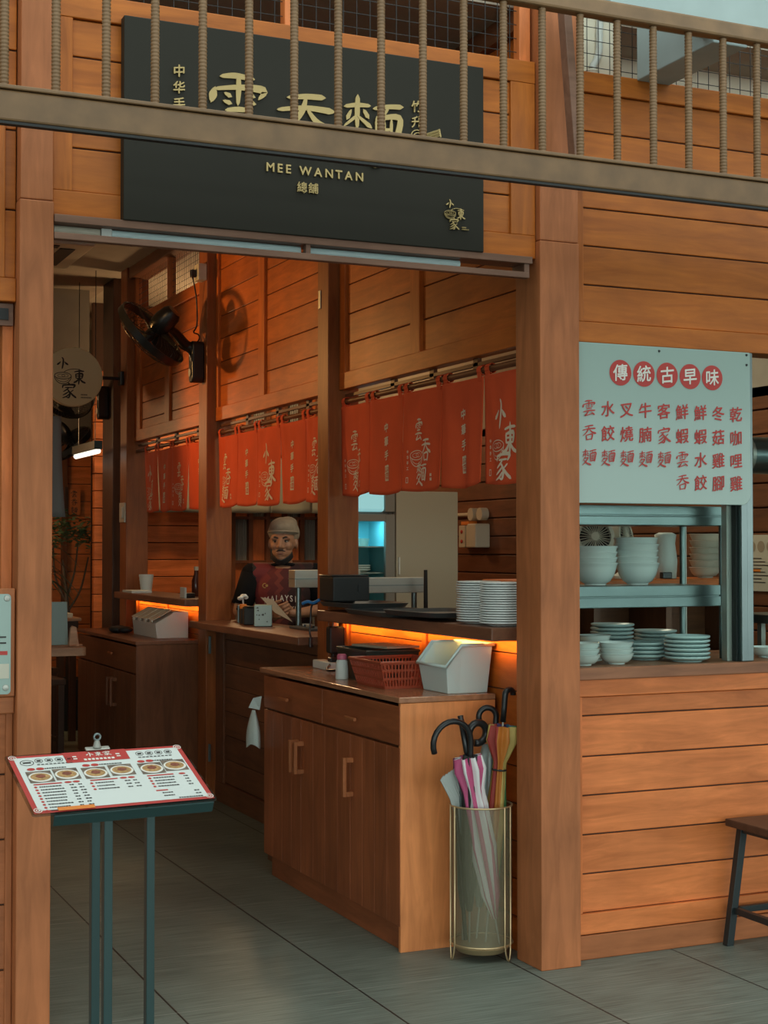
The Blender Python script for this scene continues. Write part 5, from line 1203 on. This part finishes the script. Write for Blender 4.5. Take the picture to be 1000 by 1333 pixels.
def umbrella(label, foot, top, cols, hook, hr, hang, c0, c1, rad, flare=0, tie=None, grip=.011):
    """foot, top: ends of the straight shaft; hook direction vector for the crook (None = straight grip)"""
    foot, top = Vector(foot), Vector(top); d = (top - foot).normalized(); L = (top - foot).length
    u = thing('umbrella', label, 'umbrella', foot, 'umbrellas in the brass stand')
    q = Vector((0, 0, 1)).rotation_difference(d).to_matrix().to_4x4()
    MB().tube([Vector((0, 0, 0)), d*L], .004, 8).build('shaft', 'steel_dull', u, smooth=True, local=True)
    m = MB(); nn = 64; prof = [(c0, .008), (c0 + (c1-c0)*.15, rad*.7), (c0 + (c1-c0)*.45, rad), (c0 + (c1-c0)*.70, rad*(.62 if tie else .9)), (c0 + (c1-c0)*.80, rad*(.55 if tie else .85)), (c0 + (c1-c0)*.92, rad*(1.0 + flare)), (c1, rad*(.85 + flare))]
    rings = []
    for z, r_ in prof:
        rings.append([m.bm.verts.new(Vector((r_*(1 + .28*math.cos(8*t + z*9))*math.cos(t), r_*(1 + .28*math.cos(8*t + z*9))*math.sin(t), z))) for t in [2*PI*i/nn for i in range(nn)]])
    for A, B in zip(rings, rings[1:]):
        for i in range(nn): m.bm.faces.new((A[i], A[(i+1) % nn], B[(i+1) % nn], B[i]))
    cn = m.build('canopy', cols, u, smooth='full', local=True, solid=.0015); cn.matrix_local = q
    if tie: 
        zt = c0 + (c1-c0)*.76; t_ = MB().tube([(rad*.68*math.cos(2*PI*i/24), rad*.68*math.sin(2*PI*i/24), zt) for i in range(24)], .004, 6, closed=True).build('strap', 'ink', cn, smooth='full', local=True)
    m = MB()
    if hook is None: m.tube([d*(L - .15), d*(L - .13), d*L], [grip*.8, grip, grip], 14)
    else:
        h = Vector(hook); h = (h - d*h.dot(d)).normalized(); P = [d*(L - .10), d*(L - .05)]
        n = 14
        for i in range(n + 1): a = PI*(hang)*i/n; P.append(d*L + h*(hr - hr*math.cos(a)) + d*hr*math.sin(a))
        m.tube(P, grip, 12)
    m.build('handle', 'black', u, smooth='full', local=True)
    return u
umbrella('black umbrella with a big crook handle hooking left over the stand', (1.60, .30, .045), (1.573, .235, .795), 'black_matte', (-1, -.1, 0), .080, 1.12, .12, .70, .026)
umbrella('umbrella with a straight black grip and pink and white stripes', (1.685, .222, .045), (1.545, .262, .885), radial('pink_white_stripes', [(.50, .08, .20), (.72, .70, .70)]*6 + [(.16, .03, .08), (.72, .7, .7)]), None, 0, 0, .10, .70, .040, .25)
umbrella('umbrella with a closed black loop handle and grey green canopy', (1.585, .325, .045), (1.592, .285, .815), radial('grey_green_folds', [(.03, .05, .045), (.25, .32, .30), (.05, .08, .07), (.03, .05, .045)]), (1, .1, 0), .038, 1.6, .12, .64, .028, grip=.014)
umbrella('pale grey umbrella lettered in black, with a slim black crook', (1.645, .33, .045), (1.722, .315, .865), radial('pale_grey_folds', [(.38, .45, .44), (.20, .27, .27), (.42, .48, .46), (.05, .06, .06), (.38, .45, .44), (.3, .36, .36)]), (-1, .2, 0), .034, 1.15, .12, .72, .036, .1)
umbrella('rainbow striped umbrella with a tall black crook against the post', (1.66, .285, .045), (1.722, .245, .955), radial('rainbow_panels', [(.30, .03, .02), (.48, .16, .02), (.50, .36, .10), (.10, .26, .10), (.03, .16, .26), (.09, .05, .16), (.30, .03, .02), (.50, .36, .10)]), (1, .25, 0), .020, 1.0, .12, .80, .036, .35, True)
um = thing('umbrella', 'short folded grey and white umbrella poking out at the left of the stand', 'umbrella', (1.55, .285, .10), 'umbrellas in the brass stand')
m = MB()
for i in range(7):
    a = -.5 + i*.16
    vs = [m.bm.verts.new(v) for v in (Vector((1.575, .285, .40)), Vector((1.505 + .012*i, .27 + .006*i, .585)), Vector((1.462 + .014*i, .26 + .006*i, .655 + .006*i)), Vector((1.474 + .014*i, .258 + .006*i, .672 + .005*i)), Vector((1.53 + .008*i, .28, .585)))]
    m.bm.faces.new(vs)
m.build('canopy', radial('grey_white_folds', [(.4, .44, .42), (.12, .16, .16), (.45, .48, .46), (.1, .13, .13)]), um, solid=.003); MB().tube([(1.58, .29, .06), (1.535, .28, .55)], .008, 8).build('shaft', 'black', um)

# ================================================================== MENU STAND
ms = thing('menu_stand', 'dark teal metal menu stand in front of the left post', 'stand', (-.08, -1.08, 0), rot=(0, 0, R(5.5)))
ta = math.atan2(.105, .24); TM = Matrix.Translation((0, 0, .947)) @ Matrix.Rotation(ta, 4, 'X')
MB().box(-.17, .215, -.122, .115, -.018, -.006).build('sloping_plate', 'teal_metal', ms, bevel=.002, local=True, mtx=TM)
MB().box(-.175, .218, -.131, -.122, -.034, -.006).build('front_lip', 'teal_metal', ms, bevel=.002, local=True, mtx=TM)
for x, y in ((-.022, .052), (-.032, -.067), (.113, .039)): bx(x - .0105, x + .0105, y - .0105, y + .0105, .008, .925 + y*.4375 - .012).build('leg', 'teal_metal', ms, bevel=.002, local=True)
bx(-.17, .20, -.16, .16, 0, .008).build('base_plate', 'teal_metal', ms, bevel=.002, local=True)
mc = thing('menu_sheet', 'red bordered food menu sheet lying on the teal stand', 'menu', (-.08, -1.08, .947), rot=(0, 0, R(5.5)))
TS = Matrix.Rotation(ta, 4, 'X'); W2, L2 = .226, .131
def S(u, v, h=0): return TS @ Vector((u - W2, v - L2, h))
m = MB().prism(rr(0, 2*W2, 0, 2*L2, (.008,)*4), lambda u, v, w: S(u, v, -.004 + w), .004); m.build('backing', 'clear_plastic', mc, local=True)
def sheet_part(name, mat, h, fill):
    m = MB(); fill(m, lambda u, v: S(u, v, h)); return m.build(name, mat, mc, local=True)
sheet_part('border', 'red_print', .0006, lambda m, F: quadp(m, F, .006, .446, .006, .256))
sheet_part('page', 'white_ceramic', .0012, lambda m, F: quadp(m, F, .018, .434, .016, .246))
sheet_part('title_block', 'red_print', .0018, lambda m, F: quadp(m, F, .140, .300, .208, .256))
def f(m, F):
    for i, c in enumerate('小東家'): put(m, c, F, .195 + i*.022, .230, .020)
    for i in range(8): quadp(m, F, .185 + i*.010, .192 + i*.010, .214, .222)
    for u in (.165, .275): quadp(m, F, u - .005, u + .005, .232, .237); quadp(m, F, u - .005, u + .005, .222, .227)
sheet_part('title', 'white_print', .0024, f)
sheet_part('lucky_ring', 'ink', .0018, lambda m, F: (ringp(m, F, .045, .222, .017, .002, 24, ry=.013), quadp(m, F, .035, .055, .219, .226)))
def f(m, F):
    for u0 in (.075, .330):
        for i in range(4): ringp(m, F, u0 + i*.025, .228, .010, .0015, 18); quadp(m, F, u0 - .005 + i*.025, u0 + .005 + i*.025, .224, .232)
        for i in range(9): quadp(m, F, u0 - .008 + i*.010, u0 - .001 + i*.010, .209, .213)
sheet_part('headline', 'ink', .0018, f)
def f(m, F):
    for u in (.047, .182, .322): discp(m, F, u, .192, .010, 14, .006); discp(m, F, u + .022, .192, .010, 14, .006)
    for u in (.035, .172, .315): quadp(m, F, u, u + .068, .122, .127)
    for u, v in ((.118, .125), (.138, .125), (.255, .125), (.275, .125), (.405, .124)): discp(m, F, u, v, .009, 12, .004)
    for i in range(9): discp(m, F, .037, .113 - .0125*i, .004, 8)
    for i in range(3): discp(m, F, .172, .112 - .0135*i, .004, 8)
    for i in range(4): discp(m, F, .318, .113 - .0125*i, .004, 8)
    quadp(m, F, .315, .345, .055, .060)
sheet_part('red_marks', 'red_print', .0018, f)
def f(m, F):
    rd = random.Random(4)
    def row(u, v, n):
        for i in range(n):
            w_ = .003 + rd.random()*.004; quadp(m, F, u, u + w_, v - .0022, v + .0022); u += w_ + .0012
    for i in range(9): row(.046, .113 - .0125*i, 9); row(.118, .113 - .0125*i, 2); row(.139, .113 - .0125*i, 2)
    for i in range(3): row(.181, .112 - .0135*i, 8); row(.254, .112 - .0135*i, 2); row(.275, .112 - .0135*i, 2)
    for i in range(4): row(.327, .113 - .0125*i, 8); row(.405, .113 - .0125*i, 2)
    for i in range(2): row(.327, .046 - .0125*i, 5); row(.408, .046 - .0125*i, 2)
    for u in (.08, .215, .352): row(u, .192, 9)
    row(.36, .020, 10)
sheet_part('text_lines', 'ink', .0018, f)
M['dish_bg'] = plain('dish_background', (.16, .12, .09), .5, noise=.5, nscale=60); M['noodle'] = plain('noodle_print', (.42, .24, .09), .5, noise=.4, nscale=120); M['noodle_red'] = plain('meat_print', (.22, .06, .03), .5, noise=.4, nscale=150)
for i, (u, v) in enumerate(((.030, .132), (.095, .136), (.165, .132), (.232, .136), (.308, .133), (.370, .139))):
    pc = sheet_part('food_photo', 'dish_bg', .0018, lambda m, F: quadp(m, F, u, u + .060, v, v + .050))
    m = MB(); Fq = lambda a, b_: S(a, b_, .0022); discp(m, Fq, u + .03, v + .023, .029, 24, .021); m.build('plate_print', 'white_print', pc, local=True)
    m = MB(); Fq = lambda a, b_: S(a, b_, .0026); discp(m, Fq, u + .03, v + .024, .024, 24, .016); m.build('noodle_print', 'noodle', pc, local=True)
    m = MB(); Fq = lambda a, b_: S(a, b_, .0030); discp(m, Fq, u + .031, v + .026, .012, 14, .008); m.build('topping_print', 'noodle_red', pc, local=True)
sheet_part('orange_label', 'orange', .0026, lambda m, F: quadp(m, F, .062, .150, .008, .022))
def f(m, F):
    for u, v in ((.016, .246), (.436, .246), (.016, .016), (.436, .016)): ringp(m, F, u, v, .010, .002, 18); ringp(m, F, u, v, .005, .002, 14)
sheet_part('corner_rings', 'white_print', .0026, f)
cl = thing('bulldog_clip', 'small grey bulldog clip at the top edge of the menu sheet', 'clip', (-.08, -1.08, .947), rot=(0, 0, R(5.5)))
m = MB().box(-.026, .036, .122, .136, .003, .008); m.build('jaw', 'steel_dull', cl, local=True, mtx=TS, bevel=.002)
m = MB().tube([(.004, .130, .008), (.004, .137, .024)], [.011, .006], 12); m.build('arm', 'steel_dull', cl, local=True, mtx=TS, smooth=True)
m = MB().tube([(.004 + .008*math.cos(2*PI*i/20), .139 + .003*math.sin(2*PI*i/20), .032 + .007*math.sin(2*PI*i/20)) for i in range(20)], .003, 8, closed=True); m.build('ring', 'steel', cl, local=True, mtx=TS, smooth='full')

M['stool_metal'] = plain('stool_black_metal', (.018, .026, .028), .4, .2)
# ================================================================== STOOL AT THE RIGHT
st = thing('stool', 'low stool with a dark wood seat and black metal legs by the right wall', 'stool', (2.73, -.13, 0))
bx(2.56, 2.90, -.33, .045, .444, .472).build('seat', 'blackwood', st, bevel=.004)
for sx, x0, x1 in ((-1, 2.553, 2.622), (1, 2.907, 2.838)):
    for y in (.020, -.300):
        MB().obox(((x0+x1)/2, y, .222), (.030, .030, .452), (0, math.atan2(x1 - x0, .444), 0)).build('leg', 'stool_metal', st, bevel=.002)
    bx(min(x0, x1) + (.018 if sx < 0 else .030), min(x0, x1) + (.042 if sx < 0 else .054), -.29, .01, .118, .142).build('side_bar', 'stool_metal', st, bevel=.002)
bx(2.60, 2.86, .009, .03, .118, .142).build('cross_bar', 'stool_metal', st, bevel=.002)
bx(2.61, 2.85, -.31, .03, .420, .443).build('seat_frame', 'stool_metal', st)

# ================================================================== LEFT OF THE ENTRANCE
lp = thing('wall_notice', 'pale notice screwed to a wooden board left of the entrance post', 'notice', (-.34, .02, 1.043))
bx(-.60, -.109, .022, .045, 1.044, 1.375).build('backing_board', 'paleZ', lp, bevel=.003)
MB().prism(rr(-.58, -.123, 1.052, 1.358, (.012,)*4), lambda u, v, w: Vector((u, .0155 + w, v)), .005).build('sheet', 'frost', lp)
for x, z in ((-.135, 1.345), (-.138, 1.072)): MB().lathe([(0, .004), (.0085, .003), (.010, 0), (0, 0)], m=Matrix.Translation((x, .0155, z)) @ Matrix.Rotation(R(90), 4, 'X'), n=18).build('screw_cap', 'steel_dull', lp)
G = lambda u, v: Vector((u, .0145, v))
m = MB(); quadp(m, G, -.23, -.133, 1.172, 1.184); m.build('red_bar', 'red_print', lp); m = MB(); [quadp(m, G, -.25, -.137, v, v + .005) for v in (1.224, 1.206)]; m.build('text_lines', 'ink', lp)
m = MB(); quadp(m, G, -.30, -.128, 1.10, 1.145); m.build('picture_print', 'cream_plastic', lp)

# ================================================================== BACK CABINET TOP (z .933) AND FAR LEDGE (z 1.188)
ZB = .9335
cb = thing('cutlery_box', 'white cutlery box with four sloping lids on the back cabinet', 'box', (1.66, 4.73, ZB))
x0, xm, x1 = 1.56, 1.665, 1.772
m = MB().prism([(x0 + .01, 0), (x1, 0), (x1, .165), (xm + .012, .166), (xm, .152), (x0, .094)], lambda u, v, w: Vector((u, 4.46 + w, ZB + v)), .56); m.build('body', 'white_plastic', cb, bevel=.003)
sl = math.atan2(.056, .105)
for i in range(4):
    yc = 4.46 + .07 + .14*i
    l = MB().prism([(x0 - .008, .112), (xm, .172), (xm, .178), (x0 - .008, .118)], lambda u, v, w: Vector((u, yc - .060 + w, ZB + v + .001)), .120).build('lid', 'cream_plastic', cb, bevel=.002)
    MB().prism([(x0 - .013, .098), (x0 - .006, .098), (x0 - .002, .116), (x0 - .010, .116)], lambda u, v, w: Vector((u, yc - .025 + w, ZB + v)), .05).build('lid_tab', 'white_plastic', l)
m = MB(); [m.ell((1.52 + .03*math.cos(k*2.2), 5.16 + .05*k, ZB + .022), (.05, .05, .022), 8) for k in range(4)]
tag(m.build('folded_cloth', 'black_matte', smooth='full'), 'dark folded cloth behind the white cutlery box', 'cloth')
ZF = 1.1885
pt = thing('plant_pot', 'small white ribbed plant pot on the far ledge', 'pot', (1.835, 5.70, ZF))
MB().lathe([(0, 0), (.036, 0)] + [(.037 + .014*i/10 + .0016*((i % 2)), .122*i/10) for i in range(11)] + [(.046, .122), (.044, .11), (0, .11)], n=28).build('pot', 'white_plastic', pt, smooth=True, local=True)
m = MB(); [m.ell((.03*math.cos(k), .03*math.sin(k), .113), (.012, .012, .008), 5) for k in range(6)]; m.build('soil', 'bark', pt, local=True)
o = bx(1.66, 1.80, 5.42, 5.68, ZF, ZF + .016).build('paper_pile', 'paper', bevel=.002); tag(o, 'small pile of white paper at the end of the far ledge', 'paper')
ch = thing('card_holder', 'small black and white card holder on the far ledge', 'card holder', (1.73, 4.35, ZF))
bx(1.70, 1.712, 4.30, 4.40, ZF, ZF + .065).build('face_card', 'white_plastic', ch); bx(1.714, 1.77, 4.31, 4.39, ZF, ZF + .03).build('holder', 'black', ch, bevel=.004)
sbt = thing('sauce_bottle', 'dark sauce bottle with a pale cap on the far ledge', 'bottle', (1.86, 4.58, ZF))
MB().lathe([(0, 0), (.028, 0), (.03, .004), (.03, .10), (.016, .14), (.014, .165), (0, .165)], n=22).build('glass_body', 'sauce', sbt, smooth=True, local=True); MB().lathe([(0, .166), (.016, .166), (.016, .19), (0, .19)], n=18).build('cap', 'cream_plastic', sbt, smooth=True, local=True)

# ================================================================== DINING ROOM
ac = thing('ceiling_air_conditioner', 'white square air conditioner set in the dining room ceiling', 'air conditioner', (.85, 5.45, 3.5))
bx(.40, 1.30, 5.0, 5.9, 3.462, 3.499).build('panel', 'cream_plastic', ac, bevel=.01)
for a in ((.50, .60, 5.15, 5.75), (1.10, 1.20, 5.15, 5.75), (.62, 1.08, 5.06, 5.14), (.62, 1.08, 5.76, 5.84)): bx(*a, 3.456, 3.461).build('louvre', 'black_matte', ac)
m = MB(); [m.box(.64 + .022*i, .652 + .022*i, 5.18, 5.72, 3.452, 3.461) for i in range(20)]; m.build('grille', 'steel_dull', ac)
for i, (x, y0, y1, z, lb) in enumerate(((1.55, 5.95, 6.68, 2.19, 'lit linear lamp hanging left of the dark post'), (1.50, 7.15, 7.65, 2.185, 'second lit linear lamp, farther back and to the left'))):
    t = thing('linear_pendant', lb, 'lamp', (x, (y0+y1)/2, z), 'lit linear pendants in the dining room')
    bx(x - .03, x + .03, y0, y1, z + .012, z + .075).build('housing', 'teal_metal', t, bevel=.004)
    MB().tube([(x, y0 + .01, z), (x, y1 - .01, z)], .020, 12).build('lit_tube', 'tube_lit', t, smooth=True)
    for y in (y0 + .1, y1 - .1): MB().tube([(x, y, z + .075), (x, y, 3.5 if y < 6.9 else 3.5)], .003, 5).build('hanging_wire', 'black', t)
pq = thing('wall_plaque', 'dark wooden plaque with black characters on the far dining wall', 'plaque', (2.08, 8.97, 1.8))
bx(1.955, 1.985, 8.95, 8.998, 1.78, 2.05).build('side_bar', 'blackwood', pq); bx(1.985, 2.10, 8.965, 8.998, 1.80, 2.03).build('board', 'woodZ', pq)
m = MB(); [put(m, c, lambda u, v: Vector((u, 8.962, v)), 2.01, 1.955 - .073*i, .062, off=.03) for i, c in enumerate('雲吞麵')]; m.build('characters', 'ink', pq)
hb = MB().sheet(lambda a, b_: Vector((.70 + .42*a + .03*b_*b_*a, 5.2 + .02*math.sin(a*5), 2.36 - .66*b_)), 14, 14).build('cloth_banner', 'teal_cloth', smooth='full', solid=.006); tag(hb, 'grey blue cloth banner hanging under the round sign', 'banner')
tb = thing('bar_table', 'wooden plank bar table beyond the left post', 'table', (.35, 4.55, 0))
m = MB(); [m.prism(rr(-.60, 1.095, .0 + .15*i, .147 + .15*i, (.03 if i == 0 else .004,)*4), lambda u, v, w: Vector((u, 4.30 + v, .852 + w)), .052) for i in range(4)]; m.build('plank_top', 'tabletop', tb, bevel=.003)
for x in (-.4, .75):
    for y in (4.38, 4.8): bx(x - .025, x + .025, y - .025, y + .025, 0, .852).build('leg', 'blackwood', tb)
M['menu_teal'] = plain('pale_teal_board', (.22, .33, .33), .5)
mh = thing('menu_holder', 'teal menu board in a wooden holder on the bar table', 'menu', (.98, 4.42, .905))
MB().obox((.93, 4.47, .905 + .135), (.17, .014, .262), (R(-6), 0, .05)).build('menu_board', 'menu_teal', mh, bevel=.003)
MB().prism([(0, 0), (.062, 0), (.046, .115), (.022, .125), (.010, .11)], lambda u, v, w: Vector((1.0 + u, 4.36 + w, .905 + v)), .03).build('wedge', 'tabletop', mh, bevel=.003)
tag(MB().tube([(1.00, 4.335, .912), (1.085, 4.39, .912)], .006, 8).build('wooden_pen', 'tabletop'), 'thin wooden stick lying at the end of the bar table', 'pen')
def stool(label, x, y, rz):
    s = thing('bar_stool', label, 'stool', (x, y, 0), 'dark stools in the dining room', (0, 0, rz))
    bx(-.17, .17, -.17, .17, .60, .64).build('seat', 'blackwood', s, bevel=.006, local=True)
    for a in (-1, 1):
        for b_ in (-1, 1): bx(a*.14 - .02, a*.14 + .02, b_*.14 - .02, b_*.14 + .02, 0, .60).build('leg', 'blackwood', s, local=True)
        bx(a*.14 - .012, a*.14 + .012, -.14, .14, .22, .25).build('stretcher', 'blackwood', s, local=True)
stool('dark wooden stool under the far edge of the bar table', .98, 5.35, .1); stool('dark wooden stool farther back behind the bar table', 1.10, 6.25, .3)
t2 = thing('dining_table', 'dark dining table with a pale top far behind the back cabinet', 'table', (1.35, 7.0, 0))
bx(.9, 1.66, 6.95, 7.5, .93, .955).build('top', 'tabletop', t2, bevel=.003); bx(.92, 1.64, 6.97, 7.48, .86, .929).build('apron', 'blackwood', t2)
for x in (.95, 1.6):
    for y in (7.0, 7.45): bx(x - .025, x + .025, y - .025, y + .025, 0, .86).build('leg', 'blackwood', t2)
tag(bx(1.35, 1.60, 6.98, 7.2, .956, .99).build('tissue_box', 'cream_plastic', bevel=.004), 'pale flat box on the far dining table', 'box')
# plants
tr = thing('potted_tree', 'small leafy tree standing behind the dining table', 'plant', (1.73, 7.75, 0))
MB().lathe([(0, 0), (.12, 0), (.16, .42), (.14, .42), (.13, .38), (0, .38)], n=24).build('pot', 'black_matte', tr, smooth=True, local=True)
m = MB(); m.tube([(0, 0, .38), (0, 0, .95), (-.02, 0, 1.15), (-.05, 0, 1.4)], [.02, .018, .014, .008], 8)
for p in (((0, 0, .98), (.10, 0, 1.15), (.17, .02, 1.42)), ((-.01, 0, 1.1), (.05, 0, 1.3), (.08, 0, 1.55)), ((0, 0, 1.02), (-.10, .03, 1.25), (-.12, .03, 1.5))): m.tube(catmull(p, 4), [.011 - .0006*i for i in range(9)], 6)
m.build('trunk', 'bark', tr, smooth='full', local=True)
m = MB(); rd = random.Random(2)
for i in range(420):
    c = rd.choice(((.08, 0, 1.62), (.16, .02, 1.55), (-.10, .02, 1.62), (-.02, 0, 1.70), (.19, 0, 1.66), (-.16, 0, 1.55))); p = Vector(c) + Vector((rd.gauss(0, .065), rd.gauss(0, .07), rd.gauss(0, .045)))
    q = Euler((rd.uniform(-.5, .5), rd.uniform(-.5, .5), rd.uniform(0, 6.3))).to_matrix(); s = rd.uniform(.022, .036)
    m.bm.faces.new([m.bm.verts.new(p + q @ Vector(k)*s) for k in ((-1, 0, 0), (-.3, .45, .1), (.5, .4, .1), (1.1, 0, -.1), (.5, -.4, .1), (-.3, -.45, .1))])
m.build('foliage', 'leaf_light', tr, local=True)
dr = thing('potted_dracaena', 'long leaved green plant right behind the left post', 'plant', (1.02, 5.85, 0))
MB().lathe([(0, 0), (.11, 0), (.15, .40), (.13, .40), (.12, .36), (0, .36)], n=24).build('pot', 'black_matte', dr, smooth=True, local=True)
MB().tube([(0, 0, .36), (.02, 0, .9), (0, 0, 1.45)], [.022, .018, .015], 8).build('stem', 'bark', dr, smooth='full', local=True)
m = MB(); rd = random.Random(5)
for i in range(46):
    a = rd.uniform(0, 6.3); L_ = rd.uniform(.22, .42); zb = rd.uniform(1.25, 1.52); ri = rd.uniform(.1, .9)
    prev = None
    for k in range(8):
        t = k/7; rr_ = L_*t; p = Vector((rr_*math.cos(a), rr_*math.sin(a), zb + L_*(ri*t*1.1 - .95*t*t))); s_ = Vector((-math.sin(a), math.cos(a), 0))*(.020*math.sin(PI*(.12 + .86*t)))
        cur = (m.bm.verts.new(p - s_), m.bm.verts.new(p + s_))
        if prev: m.bm.faces.new((prev[0], prev[1], cur[1], cur[0]))
        prev = cur
m.build('leaves', 'leaf', dr, smooth='full', local=True)
